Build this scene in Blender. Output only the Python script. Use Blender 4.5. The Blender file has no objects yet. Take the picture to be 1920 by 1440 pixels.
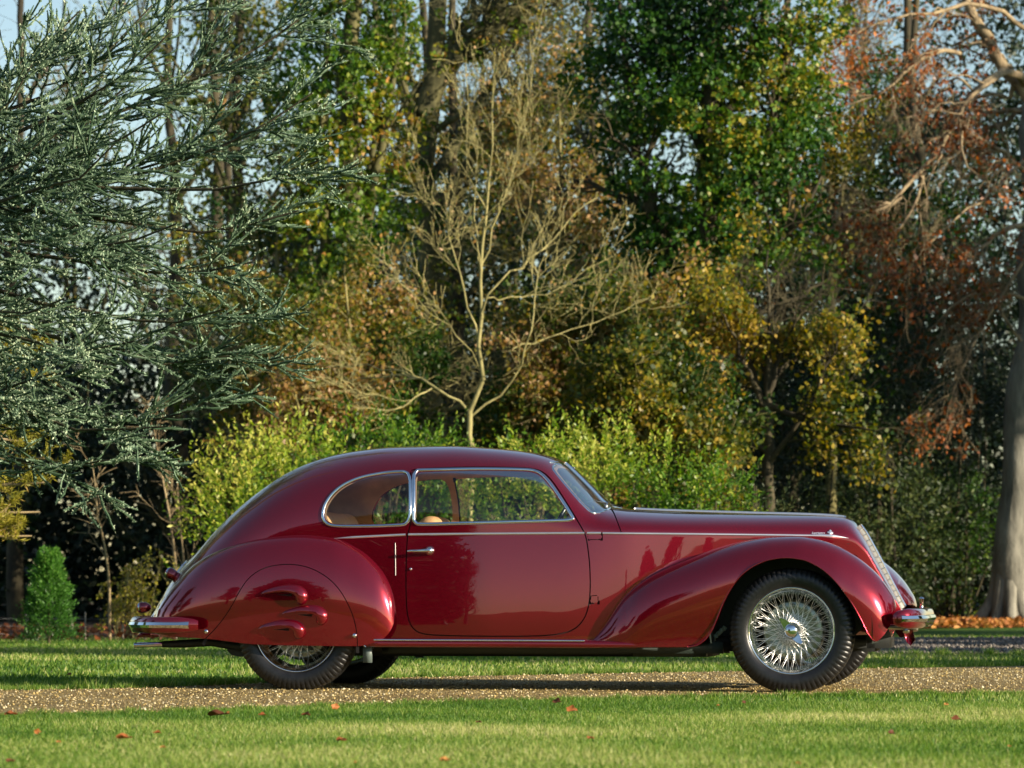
import bpy, bmesh, math, random
import numpy as np
from mathutils import Vector, Matrix

# ------------------------------------------------------------------ camera, sky, sun
SC = bpy.context.scene
COL = SC.collection
FPX, HORIZON, CAMH = 6580.0, 1100.0, 0.633      # focal length in photo pixels (1920 wide), horizon row, eye height
cam_d = bpy.data.cameras.new("camera"); cam = bpy.data.objects.new("camera", cam_d); COL.objects.link(cam)
cam.location = (0, 0, CAMH); cam.rotation_euler = (math.radians(90), 0, 0)
cam_d.sensor_width = 36.0; cam_d.lens = FPX / 1920 * 36.0
cam_d.shift_y = (HORIZON - 720) / 1920.0
cam_d.clip_end = 3000
cam_d.dof.use_dof = True; cam_d.dof.focus_distance = 21.3; cam_d.dof.aperture_fstop = 5.0
SC.camera = cam
SUN_AZ, SUN_EL = math.radians(62), math.radians(15)   # azimuth measured from the camera's back towards the right
sdir = Vector((math.sin(SUN_AZ) * math.cos(SUN_EL), -math.cos(SUN_AZ) * math.cos(SUN_EL), math.sin(SUN_EL)))
world = bpy.data.worlds.new("World"); SC.world = world; world.use_nodes = True
wn = world.node_tree; wn.nodes.clear()
sky = wn.nodes.new('ShaderNodeTexSky'); sky.sky_type = 'NISHITA'; sky.sun_disc = False
sky.sun_elevation = SUN_EL; sky.sun_rotation = math.atan2(sdir.x, sdir.y)
sky.air_density = 1.0; sky.dust_density = 0.35; sky.ozone_density = 1.0
bgn = wn.nodes.new('ShaderNodeBackground'); bgn.inputs[1].default_value = 0.09
wo = wn.nodes.new('ShaderNodeOutputWorld')
wn.links.new(sky.outputs[0], bgn.inputs[0]); wn.links.new(bgn.outputs[0], wo.inputs[0])
sun_d = bpy.data.lights.new("sun", 'SUN'); sun = bpy.data.objects.new("sun", sun_d); COL.objects.link(sun)
sun_d.energy = 5.0; sun_d.angle = math.radians(0.55); sun_d.color = (1.0, 0.87, 0.68)
sun.rotation_euler = sdir.to_track_quat('Z', 'Y').to_euler(); sun.location = (30, -30, 30)
SC.view_settings.view_transform = 'Standard'; SC.view_settings.look = 'None'
SC.view_settings.exposure = 0.95; SC.view_settings.gamma = 1.0; SC.view_settings.use_curve_mapping = False
SC.render.engine = 'CYCLES'
SC.cycles.max_bounces = 7; SC.cycles.transparent_max_bounces = 16; SC.cycles.caustics_reflective = False
SC.cycles.caustics_refractive = False; SC.cycles.sample_clamp_indirect = 4.0
SC.cycles.use_denoising = True

# ------------------------------------------------------------------ helpers
def ground_pt(px, py, z=0.0):
    Y = FPX * (CAMH - z) / (py - HORIZON)
    return np.array([(px - 960) / FPX * Y, Y, z])
def at(px, py, Y):
    return np.array([(px - 960) / FPX * Y, Y, CAMH + (HORIZON - py) / FPX * Y])
def nrm(a):
    return a / np.maximum(np.linalg.norm(a, axis=-1, keepdims=True), 1e-9)

def link(name, me, mat=None, parent=None):
    o = bpy.data.objects.new(name, me); COL.objects.link(o)
    if mat is not None and me is not None and len(me.materials) == 0: me.materials.append(mat)
    if parent is not None: o.parent = parent
    return o
def tag(o, label, cat, group=None):
    o['label'] = label; o['category'] = cat
    if group: o['group'] = group
    return o
def thing(name, label, cat, loc=(0, 0, 0), group=None, rotz=0.0):
    o = bpy.data.objects.new(name, None); COL.objects.link(o)
    o.location = loc; o.rotation_euler = (0, 0, rotz); o.empty_display_size = 0.2
    return tag(o, label, cat, group)
def mesh_np(name, V, F, smooth=False, tint=None):
    """V (n,3); F (m,k) index array, or list of such arrays."""
    V = np.asarray(V, dtype=np.float32)
    Fs = F if isinstance(F, list) else [F]
    Fs = [np.asarray(f, dtype=np.int32) for f in Fs if len(f)]
    me = bpy.data.meshes.new(name)
    me.vertices.add(len(V)); me.vertices.foreach_set('co', V.ravel())
    nl = sum(f.size for f in Fs); npoly = sum(len(f) for f in Fs)
    me.loops.add(nl); me.polygons.add(npoly)
    me.loops.foreach_set('vertex_index', np.concatenate([f.ravel() for f in Fs]))
    tot = np.concatenate([np.full(len(f), f.shape[1], dtype=np.int32) for f in Fs])
    st = np.concatenate([[0], np.cumsum(tot)[:-1]]).astype(np.int32)
    me.polygons.foreach_set('loop_start', st); me.polygons.foreach_set('loop_total', tot)
    if smooth: me.polygons.foreach_set('use_smooth', np.ones(npoly, dtype=bool))
    if tint is not None:
        a = me.attributes.new('tint', 'FLOAT', 'FACE'); a.data.foreach_set('value', np.asarray(tint, dtype=np.float32))
    me.update(calc_edges=True); me.validate(clean_customdata=False)
    return me
def grid_faces(nu, nv, closed_v=False, flip=False):
    i = np.arange(nu - 1)[:, None]; j = np.arange(nv if closed_v else nv - 1)[None, :]
    j2 = (j + 1) % nv
    a = i * nv + j; b = (i + 1) * nv + j; c = (i + 1) * nv + j2; d = i * nv + j2
    F = np.stack([a, b, c, d], -1).reshape(-1, 4)
    return F[:, ::-1] if flip else F

class MB:
    """collects verts/faces for one mesh"""
    def __init__(s): s.V = []; s.F3 = []; s.F4 = []; s.n = 0
    def add(s, V, F):
        V = np.asarray(V, float); F = np.asarray(F)
        if len(F): (s.F3 if F.shape[1] == 3 else s.F4).append(F + s.n)
        s.V.append(V); s.n += len(V)
    def box(s, c, h, rot=None):
        c = np.asarray(c, float); h = np.asarray(h, float)
        P = np.array([[x, y, z] for x in (-1, 1) for y in (-1, 1) for z in (-1, 1)], float) * h
        if rot is not None: P = P @ np.array(rot).T
        s.add(P + c, [[0, 1, 3, 2], [4, 6, 7, 5], [0, 4, 5, 1], [2, 3, 7, 6], [0, 2, 6, 4], [1, 5, 7, 3]])
    def tube(s, P, R, S=8, caps=True, flat=None, ref=None):
        P = np.asarray(P, float); R = np.broadcast_to(np.asarray(R, float), (len(P),))
        T = nrm(np.gradient(P, axis=0))
        r = np.array(ref if ref is not None else (0.13, 0.21, 0.97))
        N = nrm(np.cross(T, r)); B = np.cross(T, N)
        a = np.linspace(0, 2 * math.pi, S, endpoint=False)
        fl = 1.0 if flat is None else flat
        V = P[:, None] + R[:, None, None] * (N[:, None] * np.cos(a)[None, :, None] + B[:, None] * np.sin(a)[None, :, None] * fl)
        s.add(V.reshape(-1, 3), grid_faces(len(P), S, True))
        if caps:
            for e, k in ((0, 1), (len(P) - 1, -1)):
                c = s.n; s.V.append(P[e][None]); s.n += 1
                base = c - len(P) * S + (0 if e == 0 else (len(P) - 1) * S)
                if e == 0: base = c - len(P) * S
                else: base = c - 1 - len(P) * S + e * S
                s.F3.append(np.array([[c, base + (i + (1 if k > 0 else 0)) % S, base + (i + (0 if k > 0 else 1)) % S] for i in range(S)]))
    def lathe(s, prof, N=48, axis='y', c=(0, 0, 0)):
        prof = np.asarray(prof, float); a = np.linspace(0, 2 * math.pi, N, endpoint=False)
        r = prof[:, 0][None]; h = np.broadcast_to(prof[:, 1][None], (N, len(prof)))
        X = r * np.cos(a)[:, None]; Z = r * np.sin(a)[:, None]
        if axis == 'y': V = np.stack([X, h, Z], -1)
        elif axis == 'z': V = np.stack([X, Z, h], -1)
        else: V = np.stack([h, X, Z], -1)
        F = grid_faces(N + 1, len(prof)); F = F % (N * len(prof))
        s.add(V.reshape(-1, 3) + np.array(c), F)
    def mesh(s, name, smooth=True):
        F = []
        if s.F3: F.append(np.concatenate(s.F3))
        if s.F4: F.append(np.concatenate(s.F4))
        return mesh_np(name, np.concatenate(s.V), F, smooth)
    def build(s, name, mat, parent=None, smooth=True):
        return link(name, s.mesh(name, smooth), mat, parent)

def autosmooth(o, deg=35):
    me = o.data
    me.polygons.foreach_set('use_smooth', np.ones(len(me.polygons), dtype=bool))
    me.set_sharp_from_angle(angle=math.radians(deg))
    return o

# ------------------------------------------------------------------ materials
def newmat(name):
    m = bpy.data.materials.new(name); m.use_nodes = True
    nt = m.node_tree; b = nt.nodes['Principled BSDF']
    return m, nt, b
def pmat(name, col, rough=0.5, metal=0.0, noise=0.0, nscale=20, bump=0.0, bscale=80, spec=0.5, coat=0.0):
    m, nt, b = newmat(name)
    b.inputs['Base Color'].default_value = (*col, 1); b.inputs['Roughness'].default_value = rough
    b.inputs['Metallic'].default_value = metal; b.inputs['Specular IOR Level'].default_value = spec
    b.inputs['Coat Weight'].default_value = coat
    if noise or bump: tc = nt.nodes.new('ShaderNodeTexCoord')
    if noise:
        n = nt.nodes.new('ShaderNodeTexNoise'); n.inputs['Scale'].default_value = nscale; n.inputs['Detail'].default_value = 6
        nt.links.new(tc.outputs['Object'], n.inputs['Vector'])
        r = nt.nodes.new('ShaderNodeValToRGB')
        r.color_ramp.elements[0].color = (*[c * (1 - noise) for c in col], 1); r.color_ramp.elements[0].position = .3
        r.color_ramp.elements[1].color = (*[min(1, c * (1 + noise)) for c in col], 1); r.color_ramp.elements[1].position = .7
        nt.links.new(n.outputs[0], r.inputs[0]); nt.links.new(r.outputs[0], b.inputs['Base Color'])
    if bump:
        n2 = nt.nodes.new('ShaderNodeTexNoise'); n2.inputs['Scale'].default_value = bscale; n2.inputs['Detail'].default_value = 5
        nt.links.new(tc.outputs['Object'], n2.inputs['Vector'])
        bp = nt.nodes.new('ShaderNodeBump'); bp.inputs['Strength'].default_value = bump; bp.inputs['Distance'].default_value = .02
        nt.links.new(n2.outputs[0], bp.inputs['Height']); nt.links.new(bp.outputs[0], b.inputs['Normal'])
    return m
def leafmat(name, stops, trans=0.35, rough=0.45, spec=0.35):
    """leaf colours vary from leaf to leaf along a ramp (face attribute 'tint')"""
    m, nt, b = newmat(name)
    at_ = nt.nodes.new('ShaderNodeAttribute'); at_.attribute_name = 'tint'
    r = nt.nodes.new('ShaderNodeValToRGB'); el = r.color_ramp.elements
    while len(el) < len(stops): el.new(0.5)
    for e, (p, c) in zip(el, stops): e.position = p; e.color = (*c, 1)
    nt.links.new(at_.outputs['Fac'], r.inputs[0]); nt.links.new(r.outputs[0], b.inputs['Base Color'])
    b.inputs['Roughness'].default_value = rough; b.inputs['Specular IOR Level'].default_value = spec
    t = nt.nodes.new('ShaderNodeBsdfTranslucent'); mx = nt.nodes.new('ShaderNodeMixShader'); mx.inputs[0].default_value = trans
    hs = nt.nodes.new('ShaderNodeHueSaturation'); hs.inputs['Saturation'].default_value = 1.1; hs.inputs['Value'].default_value = 1.3
    nt.links.new(r.outputs[0], hs.inputs['Color']); nt.links.new(hs.outputs[0], t.inputs[0])
    out = nt.nodes['Material Output']
    nt.links.new(b.outputs[0], mx.inputs[1]); nt.links.new(t.outputs[0], mx.inputs[2]); nt.links.new(mx.outputs[0], out.inputs[0])
    return m
def barkmat(name, c1, c2, scale=6, bump=0.6):
    m, nt, b = newmat(name)
    tc = nt.nodes.new('ShaderNodeTexCoord'); mp = nt.nodes.new('ShaderNodeMapping'); mp.inputs['Scale'].default_value = (1, 1, .25)
    n = nt.nodes.new('ShaderNodeTexNoise'); n.inputs['Scale'].default_value = scale; n.inputs['Detail'].default_value = 8; n.inputs['Roughness'].default_value = .65
    nt.links.new(tc.outputs['Object'], mp.inputs[0]); nt.links.new(mp.outputs[0], n.inputs['Vector'])
    r = nt.nodes.new('ShaderNodeValToRGB'); r.color_ramp.elements[0].position = .35; r.color_ramp.elements[1].position = .65
    r.color_ramp.elements[0].color = (*c1, 1); r.color_ramp.elements[1].color = (*c2, 1)
    nt.links.new(n.outputs[0], r.inputs[0]); nt.links.new(r.outputs[0], b.inputs['Base Color'])
    bp = nt.nodes.new('ShaderNodeBump'); bp.inputs['Strength'].default_value = bump; bp.inputs['Distance'].default_value = .04
    nt.links.new(n.outputs[0], bp.inputs['Height']); nt.links.new(bp.outputs[0], b.inputs['Normal'])
    b.inputs['Roughness'].default_value = .9
    return m
# ================================================================== GROUND
def in_poly(X, Y, poly):
    ins = np.zeros(len(X), bool); A = np.asarray(poly); B = np.roll(A, -1, axis=0)
    for a, b in zip(A, B):
        if abs(b[1] - a[1]) < 1e-12: continue
        c = ((a[1] > Y) != (b[1] > Y)) & (X < (b[0] - a[0]) * (Y - a[1]) / (b[1] - a[1]) + a[0]); ins ^= c
    return ins
def gmat(name, stops, s1=1.2, s2=60, bump=.5, bscale=160, stretch=(1, 1, 1), rough=.9, dist=.02, vor=False):
    m, nt, b = newmat(name)
    tc = nt.nodes.new('ShaderNodeTexCoord'); mp = nt.nodes.new('ShaderNodeMapping'); mp.inputs['Scale'].default_value = stretch
    nt.links.new(tc.outputs['Object'], mp.inputs[0])
    n1 = nt.nodes.new('ShaderNodeTexNoise'); n1.inputs['Scale'].default_value = s1; n1.inputs['Detail'].default_value = 7
    n2 = nt.nodes.new('ShaderNodeTexVoronoi' if vor else 'ShaderNodeTexNoise'); n2.inputs['Scale'].default_value = s2
    if not vor: n2.inputs['Detail'].default_value = 4
    nt.links.new(mp.outputs[0], n1.inputs['Vector']); nt.links.new(mp.outputs[0], n2.inputs['Vector'])
    mx = nt.nodes.new('ShaderNodeMix'); mx.data_type = 'FLOAT'; mx.inputs[0].default_value = .55 if vor else .5
    nt.links.new(n1.outputs[0], mx.inputs[2])
    if vor:
        sp = nt.nodes.new('ShaderNodeSeparateColor'); nt.links.new(n2.outputs['Color'], sp.inputs[0]); nt.links.new(sp.outputs[0], mx.inputs[3])
    else: nt.links.new(n2.outputs[0], mx.inputs[3])
    r = nt.nodes.new('ShaderNodeValToRGB'); el = r.color_ramp.elements
    while len(el) < len(stops): el.new(.5)
    for e, (p, c) in zip(el, stops): e.position = p; e.color = (*c, 1)
    nt.links.new(mx.outputs[0], r.inputs[0]); nt.links.new(r.outputs[0], b.inputs['Base Color'])
    b.inputs['Roughness'].default_value = rough; b.inputs['Specular IOR Level'].default_value = .25
    n3 = nt.nodes.new('ShaderNodeTexNoise' if not vor else 'ShaderNodeTexVoronoi'); n3.inputs['Scale'].default_value = bscale
    nt.links.new(tc.outputs['Object'], n3.inputs['Vector'])
    bp = nt.nodes.new('ShaderNodeBump'); bp.inputs['Strength'].default_value = bump; bp.inputs['Distance'].default_value = dist
    if vor: bp.invert = True
    nt.links.new(n3.outputs[0], bp.inputs['Height']); nt.links.new(bp.outputs[0], b.inputs['Normal'])
    return m
def sheet(name, pts, z, mat, kind='structure'):
    P = np.array([(x, y, z) for x, y in pts], float)
    bmq = bmesh.new(); vs = [bmq.verts.new(p) for p in P]; bmq.faces.new(vs); bmesh.ops.triangulate(bmq, faces=bmq.faces)
    me = bpy.data.meshes.new(name); bmq.to_mesh(me); bmq.free()
    if me.polygons[0].normal.z < 0: me.flip_normals()
    o = link(name, me, mat); o['kind'] = kind; return o
m_lawn = gmat("lawn_soil_and_grass", [(.3, (.04, .10, .010)), (.5, (.07, .16, .016)), (.7, (.15, .22, .03))], s1=.5, s2=45, bump=.9, bscale=90, dist=.03)
gxy = np.linspace(-1, 1, 81); gx = np.sign(gxy) * np.abs(gxy) ** 2.2 * 1400
GX, GY = np.meshgrid(gx, gx, indexing='ij')
def hill(x, y):
    d = np.hypot(x, y)
    back = np.clip((-y - 60) / 300, 0, 1) ** 1.5
    return back * (16 + 8 * np.sin(x / 120 + .6)) * np.clip(d / 150, 0, 1)
GZ = hill(GX, GY)
lawn = link("lawn", mesh_np("lawn", np.stack([GX, GY, GZ], -1).reshape(-1, 3), grid_faces(81, 81), True), m_lawn); lawn['kind'] = 'structure'
near_edge = [ground_pt(x, y) for x, y in [(-400,1353),(0,1345),(300,1339),(640,1327.5),(960,1318),(1280,1310),(1600,1304.5),(1920,1303),(2400,1301)]]
far_edge = [ground_pt(x, y) for x, y in [(-400,1302),(0,1296.5),(250,1292),(500,1283),(740,1272),(960,1267.5),(1280,1262),(1600,1255),(1920,1250),(2400,1243)]]
drive_poly = np.array([p[:2] for p in near_edge] + [p[:2] for p in far_edge[::-1]])
rng = np.random.default_rng(5)
def rough_edge(pl, amp, n):
    P = chaikin_(pl, 2); P = resamp_(P, n); P[:, :2] += rng.normal(0, amp, (len(P), 2)); return P
def chaikin_(P, n):
    P = np.asarray(P, float)
    for _ in range(n):
        A, Q = P[:-1], P[1:]; R = np.stack([A * .75 + Q * .25, A * .25 + Q * .75], 1).reshape(-1, P.shape[1]); P = np.concatenate([P[:1], R, P[-1:]])
    return P
def resamp_(P, n):
    d = np.concatenate([[0], np.cumsum(np.linalg.norm(np.diff(P, axis=0), axis=1))]); q = np.linspace(0, d[-1], n)
    return np.stack([np.interp(q, d, P[:, k]) for k in range(P.shape[1])], 1)
ne = rough_edge([p[:2] for p in near_edge], .018, 220); fe = rough_edge([p[:2] for p in far_edge], .03, 220)
m_gravel = gmat("tan_gravel", [(.25, (.10, .062, .022)), (.45, (.30, .215, .07)), (.6, (.46, .345, .125)), (.8, (.62, .48, .26))], s1=1.0, s2=110, bump=1.0, bscale=110, rough=.75, dist=.02, vor=True)
drive = sheet("gravel_drive", list(map(tuple, ne)) + list(map(tuple, fe[::-1])), .006, m_gravel)
m_gravel2 = gmat("grey_gravel", [(.3, (.06, .045, .03)), (.5, (.24, .17, .11)), (.7, (.60, .46, .32))], s1=.8, s2=34, bump=1.0, bscale=34, rough=.8, dist=.03, vor=True)
r1 = [ground_pt(x, y)[:2] for x, y in [(900,1222),(1200,1226),(1500,1228),(1700,1228.5),(1920,1229),(2600,1230)]]
r2 = [ground_pt(x, y)[:2] for x, y in [(900,1216),(1200,1207),(1500,1200),(1700,1198),(1920,1197),(2600,1195)]]
e1 = rough_edge(r1, .04, 120); e2 = rough_edge(r2, .05, 120)
sheet("gravel_road", list(map(tuple, e1)) + list(map(tuple, e2[::-1])), .006, m_gravel2)
road_poly = np.array(list(r1) + list(r2[::-1]))
m_soil = gmat("woodland_soil", [(.3, (.03, .02, .012)), (.55, (.09, .05, .025)), (.8, (.20, .11, .05))], s1=1.5, s2=14, bump=1, bscale=12, dist=.06)
sheet("woodland_floor", [(-40, 41.0), (-9, 40.2), (-3.5, 40.6), (-1, 43), (2, 46), (5, 52), (8, 55), (11, 57), (40, 60), (60, 140), (-60, 140)], .008, m_soil)

# --- grass blades
def blades(n, xr, yr, h, w, seed, dens=None):
    r = np.random.default_rng(seed)
    Y = np.sqrt(r.uniform(yr[0] ** 2, yr[1] ** 2, n)) if yr[0] > 0 else r.uniform(*yr, n)
    X = r.uniform(xr[0], xr[1], n) * Y
    k = ~in_poly(X, Y, drive_poly) & ~in_poly(X, Y, road_poly)
    if dens is not None: k &= dens(X, Y, r)
    X, Y = X[k], Y[k]; m = len(X)
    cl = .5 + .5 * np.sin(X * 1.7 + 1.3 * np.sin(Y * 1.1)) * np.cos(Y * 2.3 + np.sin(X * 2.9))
    H = h * r.uniform(.5, 1.25, m) * (.75 + .5 * cl)
    a = r.uniform(0, 2 * np.pi, m); W = w * r.uniform(.6, 1.3, m)
    lean = r.normal(0, .42, (m, 2)) * H[:, None]
    B = np.stack([X, Y, np.zeros(m)], 1); D = np.stack([np.cos(a), np.sin(a), np.zeros(m)], 1) * W[:, None] / 2
    V = np.stack([B - D, B + D, B + np.concatenate([lean, H[:, None]], 1)], 1).reshape(-1, 3)
    s = Y + .22 * X; band = np.sin(s * 2.6 + .8 * np.sin(X * .9)) * .5 + .5; lo = .5 + .5 * np.sin(X * .8 + 2.2 * np.sin(Y * .5 + 1))  # slow tint waves stand in for shadow patches, the narrow ones are mown stripes
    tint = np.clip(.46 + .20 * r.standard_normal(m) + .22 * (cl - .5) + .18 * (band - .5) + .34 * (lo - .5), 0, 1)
    return V, tint
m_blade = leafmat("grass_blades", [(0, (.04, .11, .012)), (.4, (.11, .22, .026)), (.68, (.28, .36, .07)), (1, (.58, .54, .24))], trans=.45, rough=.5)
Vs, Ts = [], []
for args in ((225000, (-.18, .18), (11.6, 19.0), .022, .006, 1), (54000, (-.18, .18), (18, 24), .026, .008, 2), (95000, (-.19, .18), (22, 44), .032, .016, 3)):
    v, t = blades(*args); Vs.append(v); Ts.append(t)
# ragged tufts along both borders of the drive
def edge_tufts(pl, n, off, seed, h=.06):
    r = np.random.default_rng(seed); P = resamp_(np.asarray(pl), 4000); i = r.integers(0, 3999, n); T = nrm(P[i + 1] - P[i]) if True else 0
    Nn = np.stack([-T[:, 1], T[:, 0]], 1); B2 = P[i] + Nn * (r.normal(0, .035, n) + off)[:, None]
    cl = .5 + .5 * np.sin(i * .05) * np.sin(i * .013 + 1)
    H = h * r.uniform(.3, 1, n) * (.5 + cl); a = r.uniform(0, 6.28, n); W = .007
    B3 = np.concatenate([B2, np.zeros((n, 1))], 1); D = np.stack([np.cos(a), np.sin(a), 0 * a], 1) * W / 2
    return np.stack([B3 - D, B3 + D, B3 + np.concatenate([r.normal(0, .5, (n, 2)) * H[:, None], H[:, None]], 1)], 1).reshape(-1, 3), np.clip(r.normal(.45, .2, n), 0, 1)
for a in ((ne, 16000, -.03, 7, .038), (fe, 12000, .04, 8, .06), (e1, 9000, -.05, 9, .07), (e2, 5000, .05, 10, .07)):
    v, t = edge_tufts(*a); Vs.append(v); Ts.append(t)
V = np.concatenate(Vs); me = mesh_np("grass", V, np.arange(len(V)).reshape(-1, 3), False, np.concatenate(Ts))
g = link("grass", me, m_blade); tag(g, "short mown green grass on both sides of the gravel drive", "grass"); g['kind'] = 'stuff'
# --- loose gravel
n = 38000; r = np.random.default_rng(21)
Y = np.sqrt(r.uniform(16 ** 2, 27 ** 2, n)); X = r.uniform(-.158, .158, n) * Y
k = in_poly(X, Y, drive_poly + 0) ; X, Y = X[k], Y[k]; m = len(X)
sz = r.lognormal(-5.5, .42, m).clip(.002, .012)
o6 = np.array([(1, 0, 0), (-1, 0, 0), (0, 1, 0), (0, -1, 0), (0, 0, 1), (0, 0, -.6)], float)
a = r.uniform(0, 6.28, m); sx = r.uniform(.7, 1.3, (m, 3)) * sz[:, None]; sx[:, 2] *= .7
V = o6[None] * sx[:, None]; V += r.normal(0, .16, V.shape) * sz[:, None, None]
ca, sa = np.cos(a)[:, None], np.sin(a)[:, None]
V = np.stack([V[..., 0] * ca - V[..., 1] * sa, V[..., 0] * sa + V[..., 1] * ca, V[..., 2]], -1) + np.stack([X, Y, .008 + sz * .25], 1)[:, None]
f8 = np.array([(0, 2, 4), (2, 1, 4), (1, 3, 4), (3, 0, 4), (2, 0, 5), (1, 2, 5), (3, 1, 5), (0, 3, 5)])
F = (f8[None] + np.arange(m)[:, None, None] * 6).reshape(-1, 3)
m_stone2 = leafmat('grey_stones', [(0, (.05, .045, .04)), (.6, (.18, .155, .13)), (1, (.45, .40, .34))], trans=0.0, rough=.8)
Y2 = r.uniform(31, 43, 9000); X2 = r.uniform(.05, .16, 9000) * Y2; k2 = in_poly(X2, Y2, road_poly); X2, Y2 = X2[k2], Y2[k2]; m2 = len(X2)
sz2 = r.uniform(.008, .022, m2); W2 = o6[None] * (sz2[:, None] * r.uniform(.7, 1.3, (m2, 3)))[:, None] + r.normal(0, .16, (m2, 6, 3)) * sz2[:, None, None] + np.stack([X2, Y2, .008 + sz2 * .3], 1)[:, None]
F2 = (f8[None] + np.arange(m2)[:, None, None] * 6).reshape(-1, 3)
m_stone = leafmat("gravel_stones", [(0, (.08, .05, .02)), (.35, (.31, .22, .075)), (.65, (.54, .41, .16)), (1, (.80, .70, .48))], trans=0.0, rough=.7)
g = link("loose_gravel", mesh_np("loose_gravel", V.reshape(-1, 3), F, False, np.repeat(r.uniform(0, 1, m), 8)), m_stone)
tag(g, "loose tan gravel stones spread over the drive under the car", "gravel"); g['kind'] = 'stuff'

# --- fallen leaves (each one a thing)
m_fall = leafmat("fallen_leaf", [(0, (.10, .035, .015)), (.4, (.30, .09, .025)), (.7, (.42, .16, .04)), (1, (.55, .28, .08))], trans=.2, rough=.6)
def fallen_leaf(px, py, wpx, tint, seed, label, stand=0.0, mapleish=True):
    r = np.random.default_rng(seed); g0 = ground_pt(px, py, .02); L = wpx / FPX * g0[1] / 2
    k = 22; a = np.linspace(0, 2 * np.pi, k, endpoint=False)
    rad = L * (.62 + .38 * np.abs(np.cos(a * 2.5)) ** .7) * r.uniform(.85, 1.1, k)
    Vr = [np.zeros(3)]; 
    for q in (.5, 1.0):
        for i in range(k):
            x, y = rad[i] * q * np.cos(a[i]), rad[i] * q * np.sin(a[i]) * .8
            Vr.append(np.array([x, y, (q ** 2) * L * (.38 * np.abs(np.sin(a[i] * 1.0 + r.uniform(-.2, .2))) + .15 * np.sin(3 * a[i] + seed))]))
    Vr = np.array(Vr)
    ct, st_ = math.cos(stand), math.sin(stand)
    Vr = np.stack([Vr[:, 0], Vr[:, 1] * ct - Vr[:, 2] * st_, Vr[:, 1] * st_ + Vr[:, 2] * ct], 1)
    F3 = np.array([[0, 1 + i, 1 + (i + 1) % k] for i in range(k)]); F4 = np.array([[1 + i, 1 + k + i, 1 + k + (i + 1) % k, 1 + (i + 1) % k] for i in range(k)])
    me = mesh_np("fallen_leaf", Vr, [F3, F4], True, np.full(2 * k, tint)); o = link("fallen_leaf", me, m_fall)
    o.location = (g0[0], g0[1], .022 - Vr[:, 2].min()); o.rotation_euler = (0, 0, r.uniform(-.6, .6))
    tag(o, label, "leaf", "fallen leaves on the grass"); return o
LEAVES = [
 (233,1386,35,.45,0.1,"broad rust brown leaf lying flat, largest one on the left part of the lawn"),
 (70,1377,14,.62,1.2,"orange brown leaf standing on its edge near the left border of the lawn"),
 (294,1376,18,.5,.2,"small russet leaf just right of the broad rust brown leaf"),
 (305,1403,13,.8,.3,"tan leaf in the open grass below and right of the broad rust brown leaf"),
 (110,1393,10,.7,.4,"tiny orange leaf between the standing leaf and the broad rust brown leaf"),
 (20,1430,20,.08,.3,"dark brown curled leaf in the lower left corner of the lawn"),
 (407,1344,40,.02,.05,"long black brown leaf at the drive edge behind the rear wheel"),
 (425,1340,16,.75,.3,"orange leaf tip propped on the long dark leaf by the drive edge"),
 (491,1342,18,.35,.2,"thin reddish leaf at the drive edge left of the rear wheel"),
 (573,1342,20,.12,.3,"dark maroon leaf on the grass below the rear wheel"),
 (628,1331,18,.6,1.1,"round orange leaf standing up at the drive edge below the rear wheel"),
 (640,1390,22,.3,.3,"brown leaf on open grass straight below the front edge of the rear fender"),
 (835,1428,22,.85,.3,"pale orange leaf near the bottom edge below the door"),
 (666,1431,9,.85,.3,"tiny pale leaf left of the pale orange leaf at the bottom edge"),
 (1044,1319,20,.03,.6,"nearly black curled leaf on the drive edge below the door's front edge"),
 (1071,1335,23,.5,.7,"folded red brown leaf just below the nearly black curled leaf"),
 (897,1356,14,.05,.2,"small dark brown leaf in the grass below the door handle"),
 (1107,1386,16,.3,.3,"small brown leaf with a pale tip in the grass below the running board"),
 (1395,1320,9,.02,1.2,"tiny black leaf standing in the grass left of the front wheel"),
 (1347,1324,8,.6,.3,"tiny orange leaf left of the tiny black leaf"),
 (1672,1377,18,.04,.5,"dark twisted leaf in the grass below the front bumper"),
 (1792,1351,22,.12,.4,"ragged dark brown leaf right of the front bumper in the grass"),
 (1774,1323,10,.9,.9,"small pale orange leaf near the drive edge right of the car"),
 (1497,1433,11,.85,.3,"small pale leaf at the bottom edge below the front wheel"),
 (1893,1401,9,.7,.3,"small orange brown leaf by the right border of the lawn"),
 (130,1266,12,.1,.3,"dark red leaf on the shaded lawn beyond the drive left of the tailpipe"),
 (20,1341,26,.25,.1,"flat dark red leaf at the left end of the drive's near edge")]
for i, L_ in enumerate(LEAVES):
    fallen_leaf(L_[0], L_[1], L_[2], L_[3], 40 + i, L_[5], L_[4])
# leaf litter drifts
def litter(name, n, poly, lo, hi, size, seed, label, mean=.6):
    r = np.random.default_rng(seed); A = np.array(poly); X = r.uniform(A[:, 0].min(), A[:, 0].max(), n); Y = r.uniform(A[:, 1].min(), A[:, 1].max(), n)
    k = in_poly(X, Y, A); X, Y = X[k], Y[k]; m = len(X); P = np.stack([X, Y, r.uniform(lo, hi, m)], 1)
    u = r.normal(0, 1, (m, 3)); u[:, 2] *= .5; u = nrm(u); v = nrm(np.cross(u, r.normal(0, 1, (m, 3)))); s = size * r.uniform(.5, 1.3, m)[:, None]
    V = np.stack([P - u * s, P + v * s * .6, P + u * s, P - v * s * .6], 1).reshape(-1, 3); V[:, 2] = np.maximum(V[:, 2], .012)
    o = link(name, mesh_np(name, V, np.arange(len(V)).reshape(-1, 4), False, np.clip(r.normal(mean, .2, m), 0, 1)), m_fall); tag(o, label, "leaf litter"); o['kind'] = 'stuff'
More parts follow.
